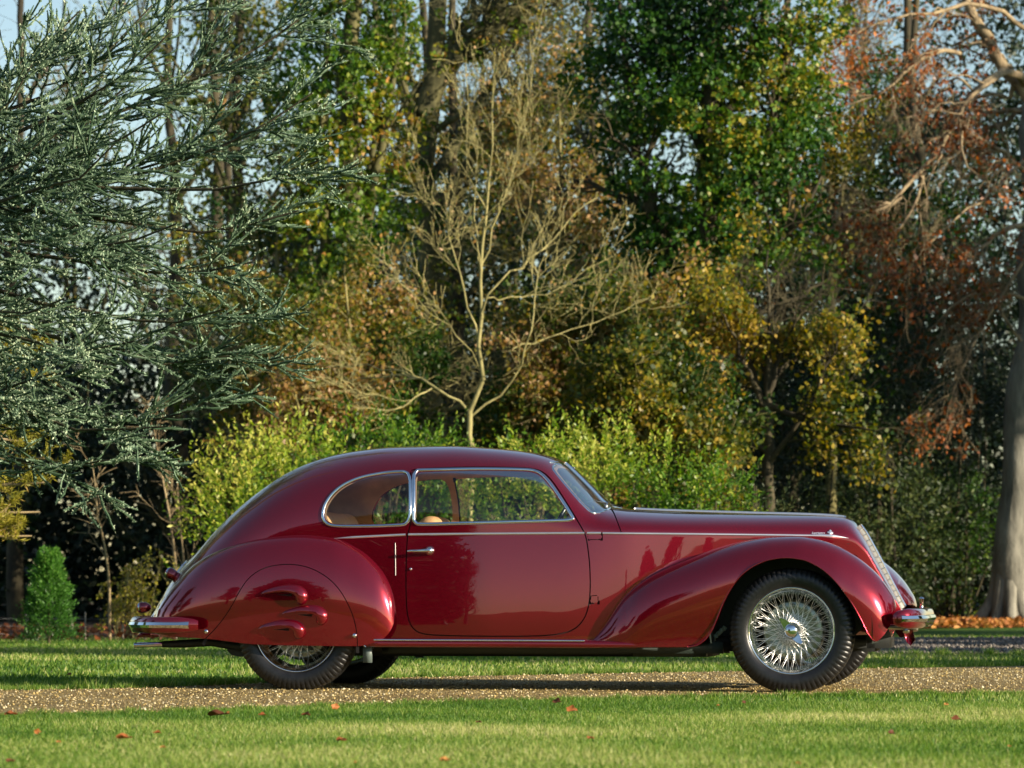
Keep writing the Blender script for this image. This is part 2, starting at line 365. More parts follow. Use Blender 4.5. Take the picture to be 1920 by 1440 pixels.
litter("leaf_litter", 18000, [(4.5, 51), (9.5, 54.5), (14, 57), (14, 64), (5, 64)], .01, .14, .06, 31, "orange carpet of fallen leaves under the hedge and beech tree", .75)
litter("dead_leaf_litter", 6000, [(-14, 40.5), (-9, 40.2), (-3.5, 40.6), (-1, 43), (2, 46), (4, 50), (-14, 50)], .01, .12, .05, 32, "brown dead leaves along the foot of the wood on the left", .02)

g = link("road_stones", mesh_np("road_stones", W2.reshape(-1, 3), F2, False, np.repeat(r.uniform(0, .8, m2), 8)), m_stone2)
tag(g, "loose grey stones on the shaded road at the right", "gravel"); g['kind'] = 'stuff'
# ================================================================== VEGETATION
def tubes(P, R, S=5):
    """P (N,K,3) R (N,K) -> verts, faces"""
    N, K = R.shape
    T = np.empty_like(P); T[:, 1:-1] = P[:, 2:] - P[:, :-2]; T[:, 0] = P[:, 1] - P[:, 0]; T[:, -1] = P[:, -1] - P[:, -2]; T = nrm(T)
    ref = np.where(np.abs(nrm(P[:, -1] - P[:, 0])[:, 2:3]) > .8, np.array([[1., .2, 0]]), np.array([[.1, .2, 1.]]))[:, None]
    A = nrm(np.cross(T, ref)); B = np.cross(T, A)
    a = np.linspace(0, 2 * np.pi, S, endpoint=False)
    V = P[:, :, None] + R[:, :, None, None] * (A[:, :, None] * np.cos(a)[:, None] + B[:, :, None] * np.sin(a)[:, None])
    base = (np.arange(N) * K * S)[:, None]
    F = (grid_faces(K, S, True)[None] + base[:, :, None]).reshape(-1, 4)
    return V.reshape(-1, 3), F
class Wood:
    def __init__(s): s.V = []; s.F = []; s.n = 0
    def add(s, P, R, S=5):
        V, F = tubes(P, R, S); s.V.append(V); s.F.append(F + s.n); s.n += len(V)
    def build(s, name, mat, parent): return link(name, mesh_np(name, np.concatenate(s.V), np.concatenate(s.F), True), mat, parent)
def path(pts, K, rad, r=None, wob=0.0):
    P = resamp_(chaikin_(pts, 2), K)
    if r is not None and wob: P[1:-1] += r.normal(0, wob, (K - 2, 3))
    R = np.interp(np.linspace(0, 1, K), np.linspace(0, 1, len(rad)), rad)
    return P, R
def sprout(r, P, R, n, L, ang=(35, 65), K=5, t=(.2, 1.0), up=0.0, droop=0.0, curl=.08, rr=.6, taper=.8, flat=None, tipk=.25):
    """n children on each parent branch"""
    N, Kp = R.shape
    tt = r.uniform(t[0], t[1], (N, n)); x = tt * (Kp - 1); i = np.minimum(x.astype(int), Kp - 2); f = (x - i)[..., None]
    idx = np.arange(N)[:, None]
    p0 = P[idx, i] * (1 - f) + P[idx, i + 1] * f; T = nrm(P[idx, i + 1] - P[idx, i])
    r0 = R[idx, i] * (1 - f[..., 0]) + R[idx, i + 1] * f[..., 0]
    q = r.normal(0, 1, (N, n, 3))
    if flat is not None: q[..., 2] *= flat
    q = nrm(np.cross(np.cross(T, q), T))
    a = np.radians(r.uniform(ang[0], ang[1], (N, n)))[..., None]
    D = nrm(T * np.cos(a) + q * np.sin(a) + np.array([0, 0, up]))
    Ln = (L * r.uniform(.55, 1.25, (N, n)) * (1 - taper * .55 * tt))[..., None]
    s = np.linspace(0, 1, K)
    C = p0[:, :, None] + D[:, :, None] * (Ln * s)[..., None]
    w = np.cumsum(r.normal(0, curl, (N, n, K, 3)), axis=2) * Ln[..., None] * .35; w[:, :, 0] = 0
    C = C + w; C[..., 2] -= (droop * Ln * s ** 2)
    rad = (r0 * rr)[..., None] * (1 - (1 - tipk) * s)
    return C.reshape(-1, K, 3), rad.reshape(-1, K)
def leaves_at(r, P, size, tint, asp=.55, dirs=None, jit=1.0):
    m = len(P); d = r.normal(0, 1, (m, 3)) if dirs is None else dirs + r.normal(0, jit, (m, 3))
    d = nrm(d); v = nrm(np.cross(d, r.normal(0, 1, (m, 3)))); nn = np.cross(d, v); s = (size * r.uniform(.6, 1.35, m))[:, None]
    c = P + d * s * .5
    V = np.stack([P, c + v * s * asp * .5 + nn * s * .06, P + d * s, c - v * s * asp * .5 + nn * s * .06], 1).reshape(-1, 3)
    return V, np.clip(tint, 0, 1)
def leaf_obj(name, Vs, Ts, mat, parent, kind=None):
    V = np.concatenate(Vs); o = link(name, mesh_np(name, V, np.arange(len(V)).reshape(-1, 4), False, np.concatenate(Ts)), mat, parent)
    return o
def on_twigs(r, P, n, spread, t0=.25):
    N, K = P.shape[:2]; t = r.uniform(t0, 1, (N, n)) * (K - 1); i = np.minimum(t.astype(int), K - 2); f = (t - i)[..., None]; idx = np.arange(N)[:, None]
    q = P[idx, i] * (1 - f) + P[idx, i + 1] * f
    return (q + r.normal(0, spread, q.shape)).reshape(-1, 3)
def patch_noise(P, sc, seed=0):
    x, y, z = (P * sc).T
    return .5 + .25 * (np.sin(x * 1.3 + seed + 1.7 * np.sin(z * .9 + seed)) + np.sin(z * 1.9 + 2 * seed + 1.3 * np.sin(x * 1.1 + y)))
def blob_shoots(r, blobs, n_per, shoot_len, nleaf, size, tfun, asp=.5, upb=.5, shell=.55, lj=.6, gap=.36):
    """leafy shoots spread through ellipsoids: [(centre, radii)]"""
    Vs, Ts = [], []
    for c, rad in blobs:
        c = np.array(c); rad = np.array(rad); n = int(n_per * 1.75 * (rad[0] * rad[2] + rad[0] * rad[1] + rad[1] * rad[2]) / 3)
        u = nrm(r.normal(0, 1, (n, 3))); q = (shell + (1 - shell) * r.uniform(0, 1, n) ** .6)[:, None]
        q = q * (1 + .16 * np.sin(u[:, :1] * 7 + c[0] * 3) * np.sin(u[:, 2:] * 6 + c[2]))
        p = c + u * rad * q
        k = (p[:, 2] > .03) & (patch_noise(p, 1.5, 2) * .5 + .5 * patch_noise(p, 3.3, 6) > gap); p, u = p[k], u[k]; n = len(p)
        d = nrm(u + np.array([0, 0, upb]) + r.normal(0, .35, (n, 3)))
        t = np.linspace(.1, 1, nleaf)
        P = (p[:, None] + d[:, None] * (t * shoot_len)[None, :, None] * r.uniform(.5, 1.4, (n, 1, 1))).reshape(-1, 3)
        D = np.repeat(d, nleaf, 0)
        tint = np.repeat(r.normal(0, .14, n), nleaf) + r.normal(0, .14, n * nleaf) + tfun(P)
        v, tt = leaves_at(r, P, size * .76, tint, asp, D * .8, lj); Vs.append(v); Ts.append(tt)
    return Vs, Ts

bark_lichen = barkmat("lichen_bark", (.10, .095, .035), (.36, .31, .12), 9)
bark_pale = barkmat("pale_lichen_bark", (.15, .135, .05), (.42, .37, .15), 9, .4)
bark_grey = barkmat("grey_beech_bark", (.10, .095, .075), (.30, .285, .23), 5, 1.0)
bark_dark = barkmat("dark_bark", (.025, .02, .012), (.09, .075, .035), 5)
bark_moss = barkmat("mossy_bark", (.035, .035, .012), (.13, .12, .045), 4)
bark_tan = barkmat("tan_twigs", (.20, .14, .07), (.42, .32, .17), 4)
bark_beech_twig = barkmat("beech_twigs", (.15, .105, .06), (.40, .31, .18), 6)
m_cedar = leafmat("blue_cedar_needles", [(0, (.012, .03, .010)), (.4, (.09, .155, .085)), (.72, (.33, .45, .30)), (1, (.50, .58, .38))], .25, .5)
m_laurel = leafmat("laurel_leaf", [(0, (.03, .08, .008)), (.4, (.10, .22, .018)), (.72, (.30, .38, .04)), (1, (.56, .52, .11))], .4, .42, .35)
m_ivy = leafmat("ivy_leaf", [(0, (.008, .03, .006)), (.45, (.03, .095, .012)), (.8, (.10, .19, .02)), (1, (.36, .30, .04))], .3, .42, .35)
m_ivyy = leafmat("ivy_leaf_light", [(0, (.03, .09, .010)), (.45, (.12, .21, .02)), (.75, (.30, .30, .03)), (1, (.48, .24, .06))], .35, .42, .35)
m_autumn = leafmat("autumn_leaf", [(0, (.02, .055, .006)), (.4, (.09, .13, .016)), (.65, (.26, .21, .03)), (.85, (.34, .18, .045)), (1, (.46, .30, .15))], .4, .45)
m_gold = leafmat("golden_leaf", [(0, (.02, .05, .008)), (.45, (.09, .12, .014)), (.75, (.32, .25, .025)), (1, (.50, .33, .06))], .4, .4)
m_copper = leafmat("copper_beech_leaf", [(0, (.06, .025, .010)), (.5, (.26, .08, .022)), (1, (.55, .20, .06))], .35, .4)
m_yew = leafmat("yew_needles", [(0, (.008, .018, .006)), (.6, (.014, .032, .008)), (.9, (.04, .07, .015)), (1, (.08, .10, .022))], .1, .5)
m_gconifer = leafmat("golden_conifer_needles", [(0, (.10, .12, .02)), (.5, (.36, .33, .04)), (1, (.55, .33, .12))], .35, .5)
m_bright = leafmat("fresh_green_leaf", [(0, (.03, .09, .015)), (.5, (.10, .26, .04)), (1, (.26, .42, .08))], .4, .4)

# ---------- blue cedar reaching in from the left (its trunk stands left of the frame)
def cedar():
    r = np.random.default_rng(11)
    base = np.array([-7.2, 27.5, 0]); t = thing("blue_cedar", "tall blue green cedar with drooping needle covered branches, at the left edge", "tree", tuple(base))
    off = -base; w = Wood(); TP, TR = path([base, base + (.1, .1, 4), base + (.0, 0, 9), base + (.2, 0, 16)], 14, [.55, .42, .32, .1], r, .03)
    w.add((TP + off)[None], TR[None], 10); w.build("trunk", bark_dark, t)
    limbs = [  # (start on trunk height, end px, end py, end depth, mid lift)
        (8.6, 150, 20, 25.5, .3), (8.2, 285, 10, 26, .5), (7.6, 320, 60, 25, .4), (7.2, 250, 150, 25.5, .3), (6.8, 300, 215, 24.5, .5),
        (6.2, 590, 15, 26.5, .2), (6.0, 585, 175, 25.5, .1), (5.6, 600, 300, 24.5, .0), (5.2, 560, 395, 25.5, .1),
        (5.4, 215, 270, 24, .2), (4.9, 480, 490, 25, -.0), (4.6, 420, 580, 24.5, .1), (4.2, 490, 665, 25.2, -.05),
        (3.9, 360, 770, 25, -.1), (3.6, 310, 800, 24.6, 0), (3.3, 205, 862, 25.2, -.1), (4.4, 250, 640, 24, .3),
        (5.0, 150, 420, 24.2, .2), (4.0, 120, 560, 23.8, .2), (3.4, 100, 700, 24, .1), (3.0, 90, 800, 25.6, .1), (6.6, 90, 250, 24.4, .2),
        (7.9, 60, 120, 24.6, .3), (4.6, 330, 420, 24.2, .1), (5.8, 420, 260, 26, .1)]
    Ps, Rs = [], []
    for hz, px, py, Y, lift in limbs:
        b = at(px, py, Y); dz = np.interp(py, [0, 150, 300, 500, 700, 870], [-2.6, -1.7, -.5, .35, .7, .8]) + r.normal(0, .25)
        a = base + np.array([.1, 0, b[2] + dz]); sag = np.interp(py, [0, 300, 600, 870], [-.1, .1, .28, .3])
        P, R = path([a, a * .66 + b * .34 + np.array([0, 0, sag]), a * .33 + b * .67 + np.array([0, 0, sag * .2 - .05]), a * .1 + b * .9 + np.array([0, 0, -.16]), b], 16, [.034, .028, .018, .006], r, .02); Ps.append(P); Rs.append(R)
    P1, R1 = np.array(Ps), np.array(Rs)
    P2, R2 = sprout(r, P1, R1, 19, 1.0, (20, 48), 8, (.28, .97), 0.0, .10, .05, .5, .5, flat=.2)
    P3, R3 = sprout(r, P2, R2, 11, .34, (22, 50), 6, (.08, .95), .0, -.10, .06, .5, .4, flat=.22)
    w = Wood(); w.add(P1 + off, R1, 6); w.add(P2 + off, R2, 4); w.build("branches", bark_dark, t)
    # needles: dense short tufts on the upper side of every twig
    allP = [(P1[:, 5:], 260), (P2, 80), (P3, 30)]
    Vs, Ts = [], []
    for Q, n in allP:
        N, K = Q.shape[:2]
        tq = r.uniform(0.08, 1, (N, n)) * (K - 1); i = np.minimum(tq.astype(int), K - 2); f = (tq - i)[..., None]; idx = np.arange(N)[:, None]
        p = (Q[idx, i] * (1 - f) + Q[idx, i + 1] * f).reshape(-1, 3); T = nrm(Q[idx, i + 1] - Q[idx, i]).reshape(-1, 3)
        k = (p[:, 0] / p[:, 1] > -.17) & (p[:, 2] < CAMH + 1130 / FPX * p[:, 1]); p, T = p[k], T[k]
        m = len(p); side = r.normal(0, 1, (m, 3)); d = nrm(T * .45 + side * .55 + np.array([0, 0, .6]))
        cl = patch_noise(p, 1.6, 3)
        v, tt = leaves_at(r, p + r.normal(0, .004, p.shape), .023, .64 + .5 * (cl - .5) + r.normal(0, .18, m), .40, d, .25); Vs.append(v + off); Ts.append(tt)
    for Q, rad in ((P2, .0085), (P3, .0075)):
        k = (Q[:, -1, 0] / Q[:, -1, 1] > -.175); Qk = Q[k]; m = len(Qk); K = Qk.shape[1]
        RR = rad * r.uniform(.6, 1.35, (m, K)); RR[:, -1] = .003
        V_, F_ = tubes(Qk + np.array([0, 0, .004]), RR, 4); Vq = V_[F_].reshape(-1, 3); Vs.append(Vq + off); Ts.append(np.clip(.34 + r.normal(0, .16, len(F_)), 0, 1))
    leaf_obj("needles", Vs, Ts, m_cedar, t)
cedar()

# ---------- generic builders
def shrub(name, label, cat, base, blobs, n_per, mat, size, tfun, shoot=.3, nleaf=10, asp=.45, upb=.6, seed=1, group=None, stems=10, smat=None, core=True):
    r = np.random.default_rng(seed); base = np.array(base, float)
    t = thing(name, label, cat, tuple(base), group); off = -base
    cen = np.mean([b[0] for b in blobs], axis=0); w = Wood(); Ps, Rs = [], []
    for i in range(stems):
        b = blobs[i % len(blobs)]; e = np.array(b[0]) + r.normal(0, .35, 3) * np.array(b[1]); s0 = base + np.array([r.normal(0, .15) + (e[0] - base[0]) * .35, r.normal(0, .1), -base[2]])
        P, R = path([s0, (s0 + e) / 2 + r.normal(0, .1, 3), e], 7, [.03, .02, .008]); Ps.append(P + off); Rs.append(R)
    w.add(np.array(Ps), np.array(Rs), 5); w.build("stems", smat or bark_dark, t)
    Vs, Ts = blob_shoots(r, blobs, n_per, shoot, nleaf, size, tfun, asp, upb)
    leaf_obj("foliage", [v + off for v in Vs], Ts, mat, t); return t
def px_blobs(spec):
    """[(px, py, depth, rx_px, rz_px, ry_m)] -> ellipsoids"""
    out = []
    for px, py, Y, rx, rz, ry in spec: out.append((at(px, py, Y), np.array([rx / FPX * Y, ry, rz / FPX * Y])))
    return out
def tree(name, label, base, limbs, mat, seed, levels, leaf=None, cat="tree", group=None, K=12, ivy=None, trunk_i=1, clump=.40):
    """limbs: [(pts3d, radii)] the first trunk_i of them form the trunk; levels: list of sprout kwargs; leaf: (mat, n, spread, size, asp, tfun, level)"""
    r = np.random.default_rng(seed); base = np.array(base, float); off = -base
    t = thing(name, label, cat, tuple(base), group)
    w = Wood()
    for pts, rad in limbs[:trunk_i]:
        P, R = path(np.array(pts, float), 20, rad, r, min(rad) * .3); w.add((P + off)[None], R[None], 12)
    w.build("trunk", mat, t)
    L = [path(np.array(p, float), K, rd, r, .02) for p, rd in limbs[trunk_i:]]
    if not L: L = [path(np.array(p, float), K, rd, r, .0) for p, rd in limbs[:1]]; onlytrunk = True
    else: onlytrunk = False
    P, R = np.array([a for a, _ in L]), np.array([b for _, b in L])
    wl = Wood()
    if not onlytrunk: wl.add(P + off, R, 8)
    lv = [(P, R)]
    for k, kw in enumerate(levels):
        kw = dict(kw); src = kw.pop('src', -1); S = kw.pop('S', 4)
        P, R = sprout(r, *lv[src], **kw); R = np.maximum(R, kw.get('minr', .003)) if 'minr' in kw else np.maximum(R, .0035)
        wl.add(P + off, R, S); lv.append((P, R))
    wl.build("branches", mat, t)
    for q, lf in enumerate(([leaf] if leaf and not isinstance(leaf, list) else leaf) or []):
        lm, n, spread, size, asp, tf, lev = lf
        P = on_twigs(r, lv[lev][0], n, spread); nz = patch_noise(P, 1.15, seed) * .6 + .4 * patch_noise(P, 2.7, seed + 3); P = P[nz > clump]; d = np.tile(np.array([[0, 0, -.3]]), (len(P), 1))
        v, tt = leaves_at(r, P, size, tf(P) + r.normal(0, .24, len(P)), asp, d, 1.0); leaf_obj("foliage", [v + off], [tt], lm, t)
    if ivy:
        im, blobs, n_per, size, tf = ivy
        Vs, Ts = blob_shoots(r, blobs, n_per, .22, 8, size, tf, .8, .1, .35, .9, .27); leaf_obj("ivy", [v + off for v in Vs], Ts, im, t)
    return t
def G(px, Y): return at(px, HORIZON + CAMH * FPX / Y, Y)     # foot of something standing at depth Y

# ---------- laurels behind the car
lt = lambda lo, s: (lambda P: lo + s * (patch_noise(P, 1.3, 1) - .5))
shrub("laurel_shrub", "bright yellow green laurel behind the car's sloping tail", "shrub", G(480, 39.5), px_blobs([(470,905,39.5,90,75,.7),(545,880,39.8,80,72,.7),(415,960,39.3,55,85,.6),(500,1010,39.6,110,110,.8),(470,1120,39.6,110,70,.7),(590,905,40,60,70,.6),(610,1000,40,80,120,.7),(610,1120,40,90,70,.7)]), 260, m_laurel, .085, lt(.56, .6), .36, 10, .42, .9, 2, "laurels behind the car")
shrub("laurel_shrub", "darker green laurel behind the car's rear roof", "shrub", G(720, 41.5), px_blobs([(690,850,41.5,75,55,.6),(765,860,41.8,70,50,.6),(720,960,41.5,120,110,.8),(840,880,42,60,50,.6),(850,980,42,90,110,.8),(720,1100,41.6,110,80,.7),(860,1100,42,100,80,.7)]), 230, m_laurel, .085, lt(.36, .4), .34, 10, .42, .9, 3, "laurels behind the car")
shrub("laurel_shrub", "green laurel in front of the bare tree's trunk foot", "shrub", G(980, 41), px_blobs([(950,905,41,70,50,.6),(1010,890,41.3,70,60,.6),(980,990,41,110,110,.8),(980,1110,41,120,80,.7)]), 230, m_laurel, .085, lt(.42, .6), .36, 10, .42, .9, 4, "laurels behind the car")
shrub("laurel_shrub", "yellow green laurel seen behind the windscreen", "shrub", G(1150, 39.5), px_blobs([(1095,885,39.5,75,60,.7),(1170,880,39.8,80,65,.7),(1130,980,39.5,120,120,.8),(1130,1110,39.5,130,80,.7),(1235,905,39.6,60,60,.6)]), 250, m_laurel, .08, lt(.46, .6), .36, 10, .42, .9, 5, "laurels behind the car")
shrub("laurel_shrub", "low yellow green laurel behind the bonnet", "shrub", G(1320, 39), px_blobs([(1290,925,39,70,50,.6),(1350,925,39,50,45,.6),(1320,1010,39,110,110,.8),(1310,1120,39.1,110,75,.7)]), 250, m_laurel, .075, lt(.50, .6), .3, 10, .42, .9, 6, "laurels behind the car")
shrub("broom_shrub", "small dark green feathery shrub at the right end of the laurels", "shrub", G(1430, 39.3), px_blobs([(1425,930,39.3,38,62,.4),(1440,1010,39.3,60,110,.5)]), 420, m_yew, .06, lambda P: .78 + 0 * P[:, 0], .34, 12, .16, 1.6, 7)
# ---------- left margin plants
def cone_plant():
    r = np.random.default_rng(8); base = G(92, 38.5); t = thing("young_conifer", "small fresh green conical conifer at the wood's edge on the left", "tree", tuple(base))
    P, R = path([base, base + (0, 0, .95)], 6, [.02, .006]); w = Wood(); w.add((P - base)[None], R[None], 6); w.build("trunk", bark_dark, t)
    n = 2600; z = r.uniform(0, 1, n) ** .9; a = r.uniform(0, 6.28, n); rad = .27 * (1 - z) ** .7 * r.uniform(.35, 1.05, n) * (1 + .22 * np.sin(a * 3 + z * 14) + .15 * np.sin(z * 37)) + .012
    p = base + np.stack([rad * np.cos(a), rad * np.sin(a), .02 + z * .98], 1); d = nrm(np.stack([np.cos(a), np.sin(a), .9 + 0 * a], 1))
    Vs, Ts = [], []
    for q in np.linspace(0, 1, 5):
        v, tt = leaves_at(r, p + d * .09 * q, .036, .28 + .5 * (z - .5) + r.normal(0, .18, n), .35, d, .6); Vs.append(v - base); Ts.append(tt)
    leaf_obj("foliage", Vs, Ts, m_bright, t)
cone_plant()
def saplings():
    sp = [("thin bare sapling bending right, left of the bramble", [(172,862),(178,900),(182,960),(196,1020),(205,1080),(206,1195)], 41.0, .020),
          ("pale slender sapling left of the forked pair", [(288,800),(300,870),(315,950),(324,1010),(330,1060),(333,1190)], 44.0, .024),
          ("slender forked sapling beside the car's tail", [(333,900),(334,940),(338,985),(345,1050),(352,1190)], 43.5, .020)]
    for i, (lab, pts, Y, rad) in enumerate(sp):
        r = np.random.default_rng(60 + i); P3 = [at(x, y, Y) for x, y in pts][::-1]; base = G(pts[-1][0], Y); P3[0] = base
        limbs = [(P3, [rad, rad * .8, rad * .5, rad * .25])]
        tree("sapling", lab, base, limbs, bark_tan, 60 + i, [dict(n=9, L=.7, ang=(30, 60), K=5, t=(.35, 1), up=.5, rr=.4), dict(n=5, L=.3, K=4, rr=.5)], group="bare saplings at the wood's edge")
saplings()
def bramble():
    r = np.random.default_rng(70); base = G(250, 41.5); t = thing("bramble", "arching yellow green bramble stems beside the rear bumper", "shrub", tuple(base)); off = -base
    Ps, Rs = [], []
    for i in range(26):
        x0 = 215 + r.uniform(0, 60); s0 = G(x0, 41.5 + r.uniform(-.4, .4)); h = r.uniform(60, 165); dx = r.uniform(-45, 60)
        if i < 3: h, dx = (168, 75, )[0], 80
        top = at(x0 + dx * .45, 1195 - h, s0[1]); e = at(x0 + dx, 1195 - h * r.uniform(.25, .7), s0[1] - .2)
        P, R = path([s0, (s0 + top) / 2 + (0, 0, .15), top, e], 12, [.007, .005, .003], r, .008); Ps.append(P); Rs.append(R)
    P, R = np.array(Ps), np.array(Rs); w = Wood(); w.add(P + off, R, 4); P2, R2 = sprout(r, P, R, 5, .25, K=4, rr=.6); w.add(P2 + off, np.maximum(R2, .0025), 3); w.build("stems", bark_lichen, t)
    Q = np.concatenate([on_twigs(r, P, 22, .02), on_twigs(r, P2, 7, .02)]); v, tt = leaves_at(r, Q, .05, .4 + r.normal(0, .25, len(Q)), .6); leaf_obj("foliage", [v + off], [tt], m_gconifer, t)
bramble()
def golden_conifer():
    r = np.random.default_rng(80); base = np.array([-5.6, 31, 0.]); t = thing("golden_conifer", "golden green conifer boughs hanging below the cedar at the left edge", "tree", tuple(base)); off = -base
    P, R = path([base, base + (0, 0, 3), base + (.1, 0, 6)], 10, [.16, .12, .03]); w = Wood(); w.add((P + off)[None], R[None], 8); w.build("trunk", bark_dark, t)
    Ps, Rs = [], []
    for hz, px, py in ((1.3, 60, 1005), (1.7, 92, 905), (2.0, 95, 860), (2.3, 60, 830), (1.0, 40, 980), (2.9, 80, 700), (3.2, 70, 640), (2.5, 30, 760), (1.5, 75, 960), (3.0, 30, 690)):
        a = base + (0, 0, hz); e = at(px, py, 31 + r.uniform(-.5, .5)); P, R = path([a, (a + e) / 2 + (0, 0, -.12), e], 10, [.03, .02, .008]); Ps.append(P); Rs.append(R)
    P, R = np.array(Ps), np.array(Rs); P2, R2 = sprout(r, P, R, 11, .34, (25, 55), 5, (.3, 1), .25, -.1, .08, .5, flat=.5); w = Wood(); w.add(P + off, R, 5); w.add(P2 + off, R2, 4); w.build("branches", bark_tan, t)
    P3, R3 = sprout(r, P2, R2, 4, .14, (25, 50), 4, (.3, 1), .3, 0, .05)
    Q = np.concatenate([on_twigs(r, P2, 30, .008), on_twigs(r, P3, 14, .006)]); v, tt = leaves_at(r, Q, .06, .45 + .5 * (patch_noise(Q, 2.2, 4) - .5) + r.normal(0, .14, len(Q)), .13, np.tile([[.35, 0, .6]], (len(Q), 1)), .7); leaf_obj("needles", [v + off], [tt], m_gconifer, t)
golden_conifer()
# ---------- fence at the wood's edge
def fence():
    base = G(190, 41.3); t = thing("wire_fence", "low wooden post and wire fence at the foot of the wood, left of the car", "fence", tuple(base)); off = -base
    pm = pmat("weathered_post", (.30, .26, .20), .85, noise=.3, nscale=14); posts = []
    for px, py, w_ in ((50,1152,.028),(72,1165,.016),(135,1158,.034),(160,1148,.018),(230,1172,.024),(272,1188,.03),(330,1172,.03)):
        b_ = G(px, 41.3); tp = at(px, py, 41.3); h = tp[2]; s = MB(); s.box(b_ + off + (0, 0, h / 2), (w_ / 2, w_ / 2, h / 2)); s.add(np.array([b_ + off + (-w_ / 2, -w_ / 2, h), b_ + off + (w_ / 2, -w_ / 2, h), b_ + off + (w_ / 2, w_ / 2, h), b_ + off + (-w_ / 2, w_ / 2, h), b_ + off + (0, 0, h + w_ * .4)]), [[0, 1, 4], [1, 2, 4], [2, 3, 4], [3, 0, 4]])
        s.build("post", pm, t, smooth=False)
    wm = pmat("galvanised_wire", (.25, .25, .24), .5, .8); a, b_ = G(-60, 41.3), G(400, 41.3)
    for z in (.08, .17, .26):
        s = MB(); s.tube([a + off + (0, 0, z), (a + b_) / 2 + off + (0, 0, z - .01), b_ + off + (0, 0, z)], .0022, 4); s.build("wire", wm, t)
fence()

# ---------- the small bare tree in the middle
def bare_tree():
    Y = 44.0; q = lambda *p: [at(x, y, Y + (dz if len(rest) else 0)) for (x, y, *rest) in p for dz in [rest[0] if rest else 0]]
    base = G(883, Y)
    limbs = [([base] + q((883,900),(883,830),(881,770)), [.075, .070, .066]),
             (q((881,772),(893,748),(901,700),(899,640),(903,560),(900,480),(912,400),(922,300),(925,200),(928,90)), [.060, .046, .035, .022, .008]),
             (q((881,775),(866,757),(845,742),(830,738),(812,726),(790,712),(760,705,.3),(700,706,.5),(640,712,.8)), [.036, .026, .012]),
             (q((812,727,.0),(780,738,-.3),(745,765,-.6),(700,772,-.7),(655,760,-.9)), [.022, .014, .005]),
             (q((800,716),(770,700,.2),(720,690,.6),(660,690,.9),(600,680,1.2),(520,700,1.4)), [.022, .015, .005]),
             (q((884,780),(905,764),(940,742),(952,728),(985,660,-.3),(1000,600,-.4),(1000,540),(1025,470)), [.030, .022, .010]),
             (q((899,640),(886,590),(868,540),(852,470),(820,400),(790,340),(770,300)), [.028, .018, .006]),
             (q((852,470,.0),(840,500,.3),(810,380,.5),(800,300,.6)), [.014, .010, .004]),
             (q((903,590),(912,560),(950,515),(1000,480,.4),(1040,450,.6),(1070,400,.8),(1120,370,1)), [.028, .018, .005]),
             (q((900,520),(895,450),(890,380),(880,300),(880,200),(872,120)), [.022, .014, .005]),
             (q((901,500),(925,430),(955,350),(970,280),(985,200),(1000,120)), [.022, .014, .005]),
             (q((905,560),(930,560,.3),(990,560,.8),(1050,540,1.),(1110,500,1.2),(1150,480,1.3)), [.018, .010, .004]),
             (q((900,420),(930,380,-.3),(960,330,-.4),(1000,290,-.5),(1040,250,-.6)), [.016, .010, .004]),
             (q((960,655),(1010,640,.3),(1080,620,.6),(1150,590,.9),(1215,560,1.1)), [.018, .011, .004]),
             (q((898,690),(870,640,-.4),(830,600,-.6),(780,560,-.8),(740,520,-1)), [.016, .010, .004])]
    limbs = [(p_, [max(x * .52, .0045) for x in rd]) for p_, rd in limbs]
    tree("bare_tree", "small leafless tree with pale lichen bark standing directly behind the car's roof", base, limbs, bark_pale, 90,
         [dict(n=8, L=1.0, ang=(22, 50), K=7, t=(.3, 1), up=.35, curl=.11, rr=.6), dict(n=5, L=.48, ang=(25, 55), K=5, t=(.2, 1), up=.25, curl=.13, rr=.6, S=3), dict(n=1, L=.22, ang=(25, 60), K=4, t=(.2, 1), up=.1, curl=.12, rr=.8, S=3)],
         [(m_autumn, 1, .02, .055, .6, lambda P: .85 + 0 * P[:, 0], -2)])
bare_tree()

def tf(lo, s, sc=.9, seed=0): return lambda P: lo + s * (patch_noise(P, sc, seed) - .5)
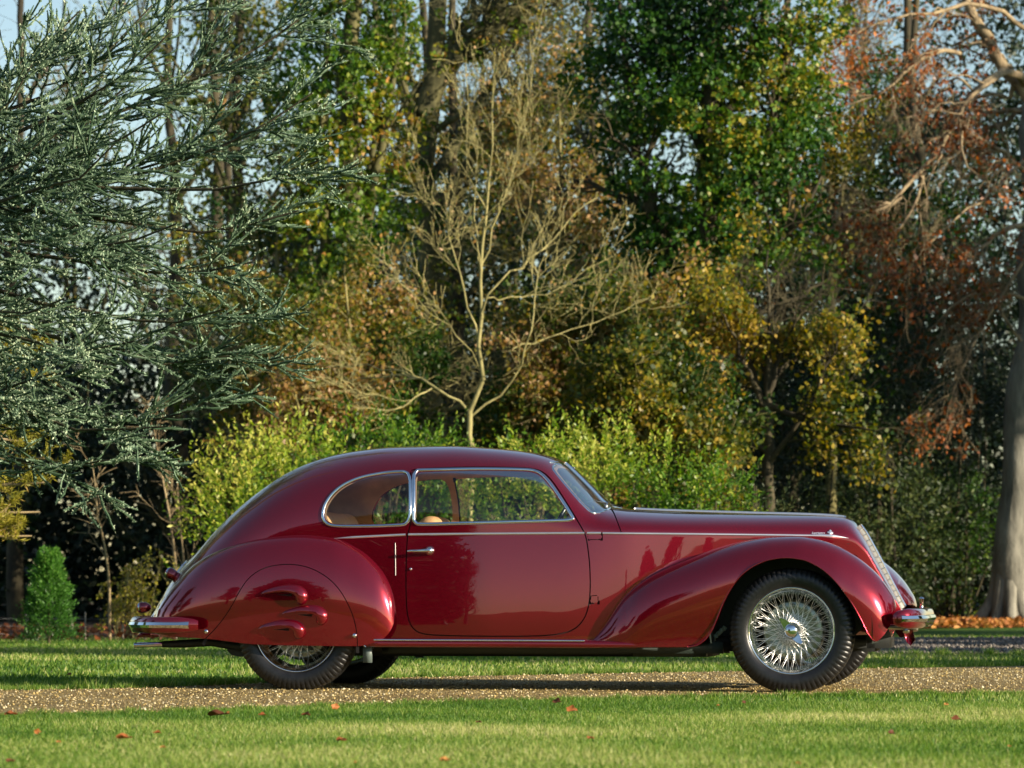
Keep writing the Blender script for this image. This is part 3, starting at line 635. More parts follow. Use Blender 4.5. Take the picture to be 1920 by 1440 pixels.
# ---------- ivy clad tree left of centre
def ivytree_left():
    Y = 51; base = G(650, Y); q = lambda *p: [at(x, y, Y + (rest[0] if rest else 0)) for x, y, *rest in p]
    limbs = [([base] + q((650,1000),(655,700),(660,400),(650,150),(660,-60)), [.26, .22, .18, .10]),
             (q((655,700),(620,600),(610,450),(600,250),(620,0)), [.10, .08, .03]), (q((658,500),(700,380),(730,200),(760,20)), [.09, .06, .03]),
             (q((655,600),(600,520),(560,400),(520,300),(500,200)), [.06, .04, .02]), (q((660,420),(700,300),(720,150),(700,0)), [.06, .04, .02]), (q((655,800),(700,700),(760,600),(800,520)), [.06, .04, .015])]
    blobs = px_blobs([(650,60,Y,75,70,.8),(625,190,Y-.2,75,80,.8),(690,130,Y,60,60,.7),(640,320,Y,70,75,.8),(610,440,Y-.3,75,65,.7),(700,250,Y,45,60,.6),(570,380,Y,45,60,.6),(640,560,Y,60,80,.7),(735,60,Y+.3,45,60,.6),(690,430,Y-.2,50,60,.6),(610,0,Y,70,50,.7),(700,-10,Y,60,50,.7),(560,240,Y+.3,55,80,.7),(745,220,Y+.3,45,70,.6),(600,560,Y+.2,60,60,.6),(570,130,Y+.4,45,70,.6),(730,360,Y+.4,50,60,.6)])
    tree("ivy_clad_tree", "tall yellow green ivy covered tree above the car's rear roof", base, limbs, bark_moss, 101,
         [dict(n=9, L=1.3, ang=(30, 65), K=6, t=(.25, 1), up=.2, curl=.1, rr=.5), dict(n=6, L=.6, ang=(30, 60), K=5, curl=.12, rr=.6, S=3)],
         [(m_autumn, 7, .10, .085, .7, tf(.25, .8, 1.1, 2), -1)], ivy=(m_ivyy, blobs, 300, .095, tf(.5, .75, 1.0, 1)), group="ivy clad trees")
ivytree_left()
# ---------- oak with the great limb rising to the right
def oak():
    Y = 56; base = G(812, Y); q = lambda *p: [at(x, y, Y + (rest[0] if rest else 0)) for x, y, *rest in p]
    limbs = [([base] + q((812,900),(806,500),(800,300),(806,130),(822,0),(828,-60)), [.27, .22, .17, .14]),
             (q((795,215),(825,130),(870,90),(930,45),(985,10),(1060,-40)), [.20, .17, .12]), (q((830,105),(860,60),(900,25),(925,-15)), [.10, .08, .05]),
             (q((812,330),(870,250,.4),(920,170,.6),(965,80,.8),(1010,-10,.8)), [.09, .07, .04]), (q((805,420),(860,330,.3),(960,200,.5),(1080,180,.7),(1150,150,.8)), [.11, .08, .04]),
             (q((800,300),(760,180),(720,60),(690,-30)), [.12, .08, .04]), (q((810,250),(880,200,-.5),(990,190,-.6),(1060,160,-.8)), [.06, .04, .02]),
             (q((870,90),(930,110,.2),(960,160,.4),(1000,200,.4)), [.05, .03, .02]), (q((985,10),(960,80,.2),(975,150,.3),(960,170,.2)), [.05, .03, .02])]
    blobs = px_blobs([(770,250,Y,30,70,.4),(770,330,Y,35,60,.4),(930,60,Y-.2,60,22,.35),(860,100,Y-.2,50,28,.35),(800,450,Y,40,80,.5)])
    tree("oak_tree", "dark trunked oak with a mossy limb rising diagonally to the right at the top centre", base, limbs, bark_moss, 111,
         [dict(n=10, L=1.7, ang=(30, 70), K=7, t=(.2, 1), up=.15, curl=.14, rr=.45), dict(n=7, L=.8, ang=(30, 65), K=5, curl=.16, rr=.55, S=3), dict(n=4, L=.38, ang=(30, 65), K=4, curl=.16, rr=.7, S=3)],
         [(m_autumn, 2, .08, .07, .7, tf(.55, .6, .8, 5), -1)], ivy=(m_ivyy, blobs, 230, .09, tf(.4, .6)))
oak()
# ---------- big ivy tree right of centre
def ivytree_right():
    Y = 50; base = G(1330, Y); q = lambda *p: [at(x, y, Y + (rest[0] if rest else 0)) for x, y, *rest in p]
    limbs = [([base] + q((1330,1000),(1325,700),(1330,400),(1340,150),(1350,-60)), [.30, .26, .2, .12]),
             (q((1330,600),(1250,470),(1200,330),(1170,150),(1160,0)), [.12, .08, .03]), (q((1330,500),(1400,380),(1450,230),(1480,60)), [.12, .08, .03]),
             (q((1335,350),(1300,250),(1260,120),(1240,-20)), [.08, .05, .03]), (q((1330,550),(1420,480),(1500,420),(1540,330)), [.07, .05, .02]),
             (q((1330,450),(1230,400,.3),(1120,350,.6),(1050,330,.8)), [.07, .05, .02]), (q((1335,250),(1400,150),(1430,50),(1440,-30)), [.08, .05, .03]),
             (q((1325,700),(1240,620),(1180,560),(1120,540)), [.06, .04, .02]), (q((1330,650),(1420,580),(1500,560),(1560,520)), [.06, .04, .02])]
    blobs = px_blobs([(1200,70,Y,75,75,.9),(1300,60,Y,85,85,.9),(1400,50,Y,85,75,.9),(1480,90,Y,65,80,.8),(1230,190,Y-.3,70,60,.8),(1330,190,Y-.4,70,75,.8),(1440,200,Y-.2,80,80,.8),(1270,300,Y-.5,75,65,.8),(1480,300,Y-.3,50,60,.7),(1400,330,Y-.4,70,80,.8),(1320,420,Y-.3,70,75,.7),(1180,380,Y,50,45,.6),(1400,470,Y-.3,60,60,.6),(1250,470,Y-.2,60,60,.6),(1350,-10,Y,150,50,.9),(1540,40,Y,40,60,.6),(1110,150,Y+.5,50,40,.6),(1440,560,Y,60,60,.7),(1310,560,Y,60,60,.7),(1260,250,Y-.3,60,60,.6),(1360,290,Y-.5,50,60,.6),(1190,270,Y+.3,65,75,.7),(1250,130,Y+.4,70,70,.7),(1520,200,Y+.3,45,80,.6),(1200,470,Y+.3,60,60,.6),(1120,60,Y+.6,45,60,.6),(1330,640,Y+.3,90,60,.7),(1520,440,Y+.4,50,70,.6)])
    tree("ivy_clad_tree", "massive dark green ivy covered tree above the bonnet", base, limbs, bark_dark, 121,
         [dict(n=9, L=1.4, ang=(30, 65), K=6, t=(.25, 1), up=.2, curl=.1, rr=.5), dict(n=6, L=.7, ang=(30, 60), K=5, curl=.12, rr=.6, S=3)],
         [(m_autumn, 5, .10, .085, .7, tf(.35, .8, 1.1, 7), -1)], ivy=(m_ivy, blobs, 330, .10, tf(.50, .75, 1.0, 9)), group="ivy clad trees")
ivytree_right()
# ---------- autumn maples and thorn trees in the understorey
def autumn(label, px, Y, top, half, seed, mat, nl, lo, sp, nm="field_maple", lean=0, size=.085, bm=None, nlimb=9, bot=None):
    r = np.random.default_rng(seed); base = G(px, Y); bot = bot or top + (1180 - top) * .72
    limbs = [([base, at(px + lean * .3, (bot + 1180) / 2, Y), at(px + lean, (top + bot) / 2, Y)], [.10, .08, .045])]
    for i in range(nlimb):
        a = -1 + 2 * (i + .5) / nlimb; h0 = r.uniform(.15, .9); s0 = at(px + lean * h0, bot + (top - bot) * h0 * .6 + 30, Y)
        ex = px + lean + half * a * r.uniform(.8, 1.1); ey = top + (bot - top) * (r.uniform(.0, .35) + .65 * abs(a) * r.uniform(.3, 1))
        e = at(ex, ey, Y + r.uniform(-.9, .9)); m = (s0 + e) / 2 + np.array([(e[0] - s0[0]) * .12, 0, -.15 + .35 * (1 - abs(a))]); limbs.append(([s0, m, e], [.045, .03, .010]))
    tree(nm, label, base, limbs, bm or bark_lichen, seed, [dict(n=11, L=1.0, ang=(28, 62), K=6, t=(.15, 1), up=.15, curl=.11, rr=.5), dict(n=8, L=.5, ang=(30, 62), K=5, curl=.13, rr=.6, S=3)],
         [(mat, int(nl * 2.4), .10, size * .85, .75, tf(lo, sp, 1.2, seed), -1)], group="autumn coloured understorey trees")
autumn("orange brown leaved maple left of the bare tree at mid height", 700, 47.5, 430, 230, 131, m_autumn, 11, .22, 1.0, size=.075)
autumn("russet leaved maple spreading low over the laurels on the left", 590, 46.5, 640, 170, 132, m_autumn, 10, .48, .8, bot=980)
autumn("sparse yellow brown maple behind the left ivy tree", 520, 53, 330, 190, 133, m_autumn, 8, .35, .8)
autumn("golden leaved maple right of the bare tree", 1130, 48, 430, 200, 134, m_autumn, 9, .45, .8)
autumn("golden yellow maple under the dark ivy tree", 1440, 47, 430, 230, 135, m_gold, 9, .62, .8, bot=900, bm=bark_dark)
autumn("yellow green hazel low behind the windscreen", 1230, 45.5, 640, 160, 136, m_gold, 8, .25, .7, nm="hazel_tree", bot=960)
autumn("orange flecked thorn tree beside the bare tree's low limbs", 1010, 49, 560, 170, 137, m_autumn, 7, .42, .8, nm="thorn_tree", bot=960)
autumn("tawny maple high behind the bare tree's crown", 1050, 55, 120, 190, 138, m_autumn, 4, .6, .6, bot=600)
autumn("dim brown leaved thorn above the laurels at the left", 470, 49, 520, 120, 139, m_autumn, 6, .45, .6, nm="thorn_tree", bot=900)
autumn("mottled yellow maple between the ivy tree and the beech", 1560, 55, 60, 160, 140, m_gold, 6, .35, .8, bot=620)
m_olive = leafmat("olive_leaf", [(0, (.012, .03, .005)), (.4, (.06, .10, .012)), (.72, (.20, .20, .025)), (1, (.42, .26, .06))], .3, .5)
def mass(name, label, px, Y, spec, mat, n_per, lo, sp, seed, size=.10, gap=.40, group=None):
    r = np.random.default_rng(seed); base = G(px, Y); t = thing(name, label, "tree", tuple(base), group); off = -base
    w = Wood(); P, R = path([base] + [at(px + r.normal(0, 12), y, Y) for y in (900, 650, 400, 150, -60)], 18, [.17, .13, .09, .05], r, .02); w.add((P + off)[None], R[None], 8); w.build("trunk", bark_dark, t)
    blobs = px_blobs([(x, y, Y + r.uniform(-.4, .4), rx, rz, .9) for x, y, rx, rz in spec]); w = Wood(); Ps, Rs = [], []
    for c, rd in blobs:
        z0 = max(.6, c[2] - abs(c[0] - base[0]) * .9 - .6); s0 = np.array([base[0], base[1], z0]); P, R = path([s0, (s0 + c) / 2 + r.normal(0, .12, 3), c + rd * [np.sign(c[0] - base[0]) * .5, 0, .5]], 9, [.06, .04, .012]); Ps.append(P); Rs.append(R)
    P, R = np.array(Ps), np.array(Rs); w.add(P + off, R, 5); P2, R2 = sprout(r, P, R, 12, .9, (30, 65), 5, (.3, 1), .1, 0, .14, .5); w.add(P2 + off, np.maximum(R2, .005), 3); w.build("branches", bark_moss, t)
    Vs, Ts = blob_shoots(r, blobs, n_per, .24, 7, size, tf(lo, sp, 1.1, seed), .7, .15, .4, .9, gap); leaf_obj("foliage", [v + off for v in Vs], Ts, mat, t)
gm = "dense trees filling the wood"
mass("hornbeam_tree", "olive leaved hornbeam filling the wood between the cedar and the left ivy clad tree", 450, 57, [(430,300,80,90),(520,190,70,80),(470,440,90,80),(390,560,70,70),(520,590,80,80),(360,420,60,70),(540,60,60,60),(430,690,80,60),(560,320,50,80),(360,250,70,90),(470,130,70,80),(330,120,60,80),(420,30,70,60)], m_olive, 190, .42, .8, 501, group=gm)
mass("hornbeam_tree", "dim olive hornbeam behind the bare tree's lower branches", 860, 58, [(780,400,70,90),(860,520,90,90),(960,420,70,80),(780,620,80,70),(940,640,90,80),(880,320,60,60),(1040,560,70,80)], m_olive, 190, .34, .7, 502, group=gm)
mass("hornbeam_tree", "olive brown hornbeam high behind the oak's diagonal limb", 780, 60, [(780,120,60,80),(850,230,70,70),(760,260,60,70),(1010,300,60,60),(920,330,60,60),(880,60,45,40)], m_olive, 150, .5, .7, 507, group=gm)
mass("holm_oak", "dark green holm oak filling the shade under the big ivy tree", 1480, 56, [(1420,560,90,90),(1520,480,80,90),(1590,620,80,100),(1450,700,110,90),(1560,780,100,90),(1340,660,80,80),(1620,420,60,100),(1360,790,80,70)], m_ivy, 190, .30, .6, 503, group=gm)
mass("holm_oak", "dark green holm oak between the beech branches and the yews", 1720, 60.5, [(1700,300,60,90),(1740,430,80,80),(1660,540,70,80),(1800,330,60,100),(1840,480,60,90),(1780,600,80,70),(1640,180,50,80)], m_ivy, 170, .26, .5, 504, group=gm)
mass("holly_tree", "dark holly tree behind the dark trunk left of the car", 330, 60, [(330,780,90,80),(240,860,90,80),(400,860,70,90),(150,760,90,90),(300,960,110,90),(60,860,90,90)], m_yew, 190, .45, .7, 505, group=gm)
mass("holly_tree", "dark holly tree beyond the cedar just outside the left border", -190, 55, [(-190,300,110,120),(-120,520,120,120),(-260,560,120,130),(-180,780,130,130),(-330,850,120,140),(-100,960,120,130),(-240,1060,140,90),(-60,700,90,110)], m_yew, 120, .5, .7, 506, size=.14, group=gm)
# ---------- leafless trees at the top left
def winter(label, px, Y, half, seed, bm=bark_moss, h=-150, lean=0, grp="leafless trees behind the cedar", nl=8, lf_n=6):
    r = np.random.default_rng(seed); base = G(px, Y)
    limbs = [([base] + [at(px + lean * .5 + r.normal(0, 14), yy, Y) for yy in (950, 750, 560, 380, 200, 60)] + [at(px + lean * 1.3, h, Y)], [.09, .06, .04, .015])]
    for i in range(nl):
        y0 = r.uniform(180, 850); a = r.uniform(-1, 1); s0 = at(px + lean * (1 - y0 / 1000), y0, Y); e = at(px + lean + half * a, y0 - r.uniform(150, 420), Y + r.uniform(-1.5, 1.5)); limbs.append(([s0, (s0 + e) / 2 + np.array([(e[0] - s0[0]) * .15, 0, -.3]), e], [.06, .04, .015]))
    tree("leafless_tree", label, base, limbs, bm, seed, [dict(n=9, L=1.7, ang=(22, 50), K=6, t=(.2, 1), up=.35, curl=.1, rr=.5), dict(n=6, L=.85, ang=(25, 55), K=5, up=.2, curl=.12, rr=.6, S=3), dict(n=1, L=.42, ang=(25, 55), K=3, curl=.12, rr=.8, S=3)], [(m_autumn, lf_n, .16, .075, .7, tf(.52, .6, 1.0, seed), -2)] if lf_n else None, group=grp)
winter("nearly leafless olive twigged tree filling the top left between the cedar boughs", 330, 66, 130, 151)
winter("faint leafless tree with grey twigs at the far left", 130, 70, 130, 153)
winter("leafless tree with fine twigs behind the middle bare tree", 960, 64, 110, 155)
winter("dark leafless tree seen in the sky gap beside the beech", 1600, 70, 80, 156, bark_dark)
# ---------- copper beech at the right
def beech():
    Y = 56.0; base = G(1893, Y); q = lambda *p: [at(x, y, Y + (rest[0] if rest else 0)) for x, y, *rest in p]
    limbs = [([base + np.array([0, 0, -.1])] + q((1893,1120),(1902,1000),(1915,800),(1934,500),(1944,200),(1950,-80)), [.38, .28, .24, .22, .2, .18]),
             (q((1990,260),(1930,180),(1885,130),(1850,70),(1820,20),(1790,-40)), [.13, .10, .07]),
             (q((1925,160),(1900,133,-.5),(1860,140,-.8),(1820,180,-1),(1790,220,-1.2),(1760,270,-1.4),(1720,330,-1.6),(1690,370,-1.8),(1630,400,-2)), [.075, .055, .02]),
             (q((1900,135,-.5),(1850,150,-1),(1800,200,-1.4),(1797,260,-1.6),(1815,310,-1.7),(1840,340,-1.8),(1870,320,-1.9)), [.045, .03, .012]),
             (q((1800,100,-.5),(1760,90,-1),(1700,130,-1.3),(1650,180,-1.5),(1580,200,-1.6)), [.04, .028, .010]),
             (q((1920,320,-.3),(1880,280,-.6),(1830,260,-.9),(1800,230,-1)), [.05, .035, .02]),
             (q((1690,370,-1.8),(1640,390,-2),(1580,400,-2.2),(1520,420,-2.4)), [.03, .018, .006]), (q((1730,330,-1.6),(1700,420,-1.8),(1650,450,-2),(1560,460,-2.1)), [.03, .018, .006]),
             (q((1925,420,-.2),(1880,430,-.5),(1845,460,-.7),(1800,500,-1)), [.05, .035, .012]),
             (q((1920,560,-.2),(1860,540,-.6),(1800,560,-1),(1740,620,-1.3)), [.035, .022, .008]), (q((1915,640,-.2),(1885,600,-.4),(1868,560,-.5),(1860,520,-.5)), [.03, .022, .012]),
             (q((1920,300,-.2),(1860,360,-1),(1780,420,-1.5),(1700,500,-1.8)), [.035, .022, .008]),
             (q((1930,60),(1860,0,-.6),(1760,20,-1.2),(1640,40,-1.6),(1560,90,-1.8)), [.045, .03, .010]), (q((1925,480,-.2),(1850,600,-.8),(1800,700,-1.1),(1770,800,-1.2)), [.03, .02, .006]),
             (q((1900,-60,-1.),(1700,-80,-2),(1420,-20,-3),(1345,42,-3.5)), [.05, .035, .010])]
    limbs = limbs[:1] + [(p_, [x * .95 for x in rd]) for p_, rd in limbs[1:]]
    tree("copper_beech", "tall beech with smooth grey trunk, bare twisting branches and copper leaves, at the right edge", base, limbs, bark_beech_twig, 161,
         [dict(n=11, L=1.2, ang=(25, 65), K=7, t=(.2, 1), up=.0, droop=.25, curl=.18, rr=.5), dict(n=6, L=.6, ang=(25, 60), K=6, up=-.1, droop=.35, curl=.16, rr=.5, S=3), dict(n=2, L=.34, ang=(25, 60), K=4, droop=.3, curl=.16, rr=.6, S=3)],
         [(m_copper, 4, .05, .085, .6, lambda P: .5 + .5 * (patch_noise(P, 1, 2) - .5), -1)])
    t = [o for o in bpy.data.objects if o.name.startswith("trunk") and o.parent and o.parent.name.startswith("copper_beech")][0]
    t.data.materials[0] = bark_grey
    r = np.random.default_rng(3); w = Wood(); Ps, Rs = [], []
    for a, L in ((3.3, .75), (3.9, .5), (4.6, .55), (5.3, .5), (5.9, .7), (.3, .5), (2.6, .6)):   # root flares
        s0 = np.array([.16 * math.cos(a), .16 * math.sin(a), .9]); e = np.array([L * math.cos(a), L * math.sin(a), -.04]); P, R = path([s0, s0 * [1.5, 1.5, .45], e * [.7, .7, 1] + [0, 0, .14], e], 9, [.14, .13, .10, .06]); Ps.append(P); Rs.append(R)
    w.add(np.array(Ps), np.array(Rs), 9); w.build("root_flare", bark_grey, t.parent)
beech()
# ---------- dark yew thicket at the right, ivy on its face
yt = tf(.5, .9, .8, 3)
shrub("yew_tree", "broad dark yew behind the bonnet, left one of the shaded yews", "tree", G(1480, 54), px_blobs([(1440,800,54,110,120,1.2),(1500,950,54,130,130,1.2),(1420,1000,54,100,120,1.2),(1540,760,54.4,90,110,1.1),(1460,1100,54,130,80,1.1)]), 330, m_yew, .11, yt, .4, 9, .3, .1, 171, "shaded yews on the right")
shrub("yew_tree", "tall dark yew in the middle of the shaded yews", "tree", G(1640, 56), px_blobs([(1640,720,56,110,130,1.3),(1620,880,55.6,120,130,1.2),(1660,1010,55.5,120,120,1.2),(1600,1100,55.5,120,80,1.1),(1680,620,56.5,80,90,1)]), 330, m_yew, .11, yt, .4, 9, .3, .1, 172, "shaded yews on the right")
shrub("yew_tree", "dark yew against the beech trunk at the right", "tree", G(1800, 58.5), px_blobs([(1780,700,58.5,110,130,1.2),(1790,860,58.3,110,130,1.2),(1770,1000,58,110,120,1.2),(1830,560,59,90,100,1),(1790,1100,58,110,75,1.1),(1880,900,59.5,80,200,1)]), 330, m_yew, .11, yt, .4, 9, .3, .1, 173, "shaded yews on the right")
shrub("holly_shrub", "green leafy holly lit at the foot of the yews beside the front bumper", "shrub", G(1800, 57), px_blobs([(1790,1060,57,45,90,.5),(1800,960,57.2,50,70,.5),(1745,1110,56.8,35,55,.4),(1830,1110,57,40,60,.4)]), 300, m_ivyy, .085, tf(.22, .4), .3, 9, .5, .4, 174)
shrub("holly_shrub", "green holly behind the laurels under the dark ivy tree", "shrub", G(1230, 46), px_blobs([(1210,800,46,80,70,.7),(1290,830,46,70,60,.7),(1330,790,46.4,50,60,.6),(1240,930,46,110,110,.8)]), 240, m_ivy, .09, tf(.6, .4), .3, 9, .5, .4, 175)
shrub("holly_shrub", "dull green holly behind the laurels left of the bare tree", "shrub", G(700, 45.5), px_blobs([(690,790,45.5,90,45,.7),(800,810,45.5,60,40,.6),(700,900,45.5,150,90,.8)]), 220, m_ivy, .09, tf(.55, .4), .3, 9, .5, .4, 176)
# ---------- shaded wood behind everything
def backwood():
    r = np.random.default_rng(200)
    Vs, Ts = [], []
    def fill(n, x0, x1, y0, y1, Ya, Yb, dens, size, lo, sp):
        px = r.uniform(x0, x1, n); py = r.uniform(y0, y1, n); Y = r.uniform(Ya, Yb, n); P = at(px, py, Y).reshape(3, -1).T if False else np.stack([(px - 960) / FPX * Y, Y, CAMH + (HORIZON - py) / FPX * Y], 1)
        nz = patch_noise(P, .55, 5) * .6 + .4 * patch_noise(P, 1.7, 2); k = nz < dens(px, py); P = P[k]
        # sprays of leaves around each point
        P = np.repeat(P, 6, 0) + r.normal(0, .16, (len(P) * 6, 3)); P = P[P[:, 2] > .02]
        v, t = leaves_at(r, P, size, lo + sp * (patch_noise(P, .7, 8) - .5) + r.normal(0, .15, len(P)), .5); Vs.append(v); Ts.append(t)
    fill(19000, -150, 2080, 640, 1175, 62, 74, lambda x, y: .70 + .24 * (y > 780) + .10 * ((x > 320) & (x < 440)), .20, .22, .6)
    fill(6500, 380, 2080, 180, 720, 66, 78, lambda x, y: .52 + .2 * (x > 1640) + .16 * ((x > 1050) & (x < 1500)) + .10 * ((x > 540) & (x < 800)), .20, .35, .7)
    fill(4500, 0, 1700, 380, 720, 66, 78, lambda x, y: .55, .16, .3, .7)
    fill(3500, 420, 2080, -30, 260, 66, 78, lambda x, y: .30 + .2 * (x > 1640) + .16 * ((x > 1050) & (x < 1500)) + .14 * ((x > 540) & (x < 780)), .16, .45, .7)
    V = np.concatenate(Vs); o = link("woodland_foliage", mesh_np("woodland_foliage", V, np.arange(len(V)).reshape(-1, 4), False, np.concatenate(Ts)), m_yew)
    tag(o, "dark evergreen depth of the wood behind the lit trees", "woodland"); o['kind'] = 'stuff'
    tr = [(395,1,64,"dark ivy hung trunk left of the laurels, thicker one"), (430,.7,63,"dark ivy hung trunk just above the brightest laurel"), (1110,.9,66,"dark trunk deep in the wood right of the bare tree"), (1700,1.1,68,"dark trunk in the shade left of the beech"), (30,.8,62,"dark trunk behind the cedar at the left border")]
    for i, (px, k, Y, lab) in enumerate(tr):
        b = G(px, Y); limbs = [([b] + [at(px + r.normal(0, 10), yy, Y) for yy in (950, 780, 600, 420, 250, 80)] + [at(px + 5, -100, Y)], [.2 * k, .16 * k, .10 * k, .06 * k])]
        for s_ in range(5): y0 = r.uniform(200, 900); s0 = at(px, y0, Y); e = at(px + r.choice([-1, 1]) * r.uniform(50, 120), y0 - r.uniform(60, 220), Y + r.uniform(-1, 1)); limbs.append(([s0, (s0 + e) / 2 + [0, 0, -.2], e], [.07 * k, .04, .02]))
        blobs = px_blobs([(px, y, Y, 18 + 10 * k, 55, .35) for y in (980, 860, 700, 560, 430)])
        tree("shaded_tree", lab, b, limbs, bark_dark, 300 + i, [dict(n=7, L=1.5, K=6, curl=.12, rr=.5, up=.1), dict(n=6, L=.7, K=4, curl=.12, S=3)], None, ivy=(m_ivy, blobs, 130, .1, tf(.25, .4)), group="dark trunks deep in the wood")
backwood()
# ---------- trees off to the right and behind the photographer: they throw the shade bands and fill the reflections
def off_tree(name, lab, x, y, h, rad, seed, mat, n=70, size=.35, evergreen=True, grp=None, hz0=.12, lp=1.0, blobs=None):
    r = np.random.default_rng(seed); base = np.array([x, y, float(hill(np.array(x), np.array(y)))]); 
    t = thing(name, lab, "tree", tuple(base), grp); w = Wood(); P, R = path([(0, 0, -.2), (0, 0, h * .4), (r.normal(0, .3), 0, h * .93)], 10, [h * .028, h * .02, h * .005]); w.add(P[None], R[None], 8)
    P2, R2 = sprout(r, P[None], R[None], 34, h * .33, (45, 80), 7, (hz0, .98), .25, 0, .1, .45, 1.2); P3, R3 = sprout(r, P2, R2, 9, h * .13, (30, 60), 5, (.2, 1), .15, 0, .12, .6); w.add(P2, R2, 4)
    if not evergreen: w.add(P3, np.maximum(R3, .012), 3)
    if not evergreen: P4, R4 = sprout(r, P3, R3, 7, h * .06, (30, 60), 4, (.2, 1), .1, 0, .12, .6); w.add(P4, np.maximum(R4, .01), 3)
    w.build("trunk", bark_dark, t)
    if evergreen:
        if blobs:
            Vb, Tb = blob_shoots(r, blobs, 26, .8, 8, .95, lambda P: .5 + 0 * P[:, 0], .6, .2, .35, .9, .2); leaf_obj('foliage', Vb, Tb, mat, t); return
        Q = np.concatenate([on_twigs(r, P3, int(n * lp), .25 * rad), on_twigs(r, P2, 25, .2)]); v, tt = leaves_at(r, Q, size, .5 + r.normal(0, .2, len(Q)), .6); leaf_obj("foliage", [v], [tt], mat, t)
# shade hedge/trees right of the frame
SH_LAB = [f"evergreen {w} in the row right of the frame" for w in ("second", "third", "fourth", "fifth", "sixth", "farthest", "high crowned seventh", "high crowned sixth", "tallest", "lowest")]
off_tree("tall_evergreen", "evergreen right of the frame, nearest of the shade trees", 22.5, 19.4, 10.5, 1.0, 401, m_yew, 14, .38)
for i, (x, y, h) in enumerate(((20.5, 25.6, 5.4), (22.5, 29.0, 6.2), (22, 32.6, 6.6), (23, 36.4, 7), (22.4, 40.2, 7.6), (24, 56, 12), (22.5, 48.5, 13.5), (20, 44.6, 11.5), (26, 52, 14), (20.5, 22.8, 5.0))):
    off_tree("shade_tree", SH_LAB[i], x, y, h, .9, 410 + i, m_yew, 12, .40, grp="row of shade trees right of the frame", hz0=.52 if "high" in SH_LAB[i] else .04)
off_tree("field_oak", "large evergreen oak behind the photographer's left", -34, -36, 20, 1.2, 430, m_yew, 34, .9, hz0=.1, blobs=[((0, 0, 15.5), (4.5, 4, 4.5)), ((2.6, 0, 10.5), (4.4, 4, 3.8)), ((-3.5, 0, 11), (4.5, 4, 4.2)), ((0, 0, 6.2), (5.6, 4.5, 3.2)), ((4.2, 0, 5.0), (2.8, 3, 2.2)), ((-4, 0, 4.5), (3.8, 3, 3)), ((1, 0, 2.2), (5, 3, 2))])
off_tree("field_tree", "bare tree behind the photographer", -27, -36, 11, 1, 431, m_yew, 0, .3, evergreen=False, hz0=.15)
off_tree("field_tree", "dark tree far behind the photographer's left", -50, -30, 16, 1.2, 432, m_yew, 16, .6)
off_tree("field_tree", "distant pine behind the photographer's right", 30, -110, 12, 1, 433, m_yew, 10, .5, hz0=.45)
off_tree("field_tree", "distant round tree behind the photographer's right", 42, -108, 9, 1, 434, m_yew, 10, .5, hz0=.2)
off_tree("field_tree", "distant tree at the field's far side", 12, -150, 10, 1, 435, m_yew, 10, .5)
off_tree("field_tree", "distant dark tree far to the left of the field", -60, -60, 14, 1, 436, m_yew, 10, .5)
off_tree("field_tree", "dark tree left of the frame", -46, -4, 14, 1.2, 437, m_yew, 14, .6)
off_tree("tall_evergreen", "evergreen at the wood's edge left of the cedar", -15, 36, 12, 1.2, 440, m_yew, 14, .55, hz0=.04)
off_tree("tall_evergreen", "evergreen standing left of the frame beyond the cedar", -21, 27, 11, 1.2, 441, m_yew, 14, .55, hz0=.04)
off_tree("tall_evergreen", "evergreen left of the frame level with the car", -24, 15, 12, 1.2, 442, m_yew, 14, .55, hz0=.04)
# ================================================================== THE CAR
ALPHA = math.radians(10.1)
cA, sA = math.cos(ALPHA), math.sin(ALPHA)
P0 = (1.66 + 0.76 * sA, 20.82 + 0.76 * cA)      # point on the ground under the middle of the front axle
WB = 3.02
def uz(px, py, w):
    """photo pixel -> (u forward, z up) on the vertical plane w metres to the near side of the car's centre line"""
    px = np.asarray(px, float); py = np.asarray(py, float); v = -np.asarray(w, float)
    dx = (px - 960) / FPX; dz = (HORIZON - py) / FPX
    t = (v + P0[0] * sA + P0[1] * cA) / (dx * sA + cA)
    X = dx * t; Y = t
    return (X - P0[0]) * cA - (Y - P0[1]) * sA, CAMH + dz * t
def pchip(x, y):
    x = np.asarray(x, float); y = np.asarray(y, float)
    h = np.diff(x); d = np.diff(y) / h
    m = np.zeros_like(y)
    for i in range(1, len(x) - 1):
        if d[i - 1] * d[i] > 0:
            w1 = 2 * h[i] + h[i - 1]; w2 = h[i] + 2 * h[i - 1]
            m[i] = (w1 + w2) / (w1 / d[i - 1] + w2 / d[i])
    m[0] = d[0]; m[-1] = d[-1]
    def f(q):
        q = np.clip(np.asarray(q, float), x[0], x[-1])
        k = np.clip(np.searchsorted(x, q) - 1, 0, len(x) - 2)
        t = (q - x[k]) / h[k]
        return (2*t**3-3*t**2+1)*y[k] + (t**3-2*t**2+t)*h[k]*m[k] + (-2*t**3+3*t**2)*y[k+1] + (t**3-t**2)*h[k]*m[k+1]
    return f
def curve_uz(pts, w):
    p = np.array(pts, float); u, z = uz(p[:, 0], p[:, 1], w)
    return pchip(u, z), u, z
def U(px, w=0.76): return float(uz(px, 1100, w)[0])
def curve_pv(pts, wpl=0.76):
    """pairs (px, value) -> function of u"""
    p = np.array(pts, float); return pchip(uz(p[:, 0], 1100, wpl)[0], p[:, 1])

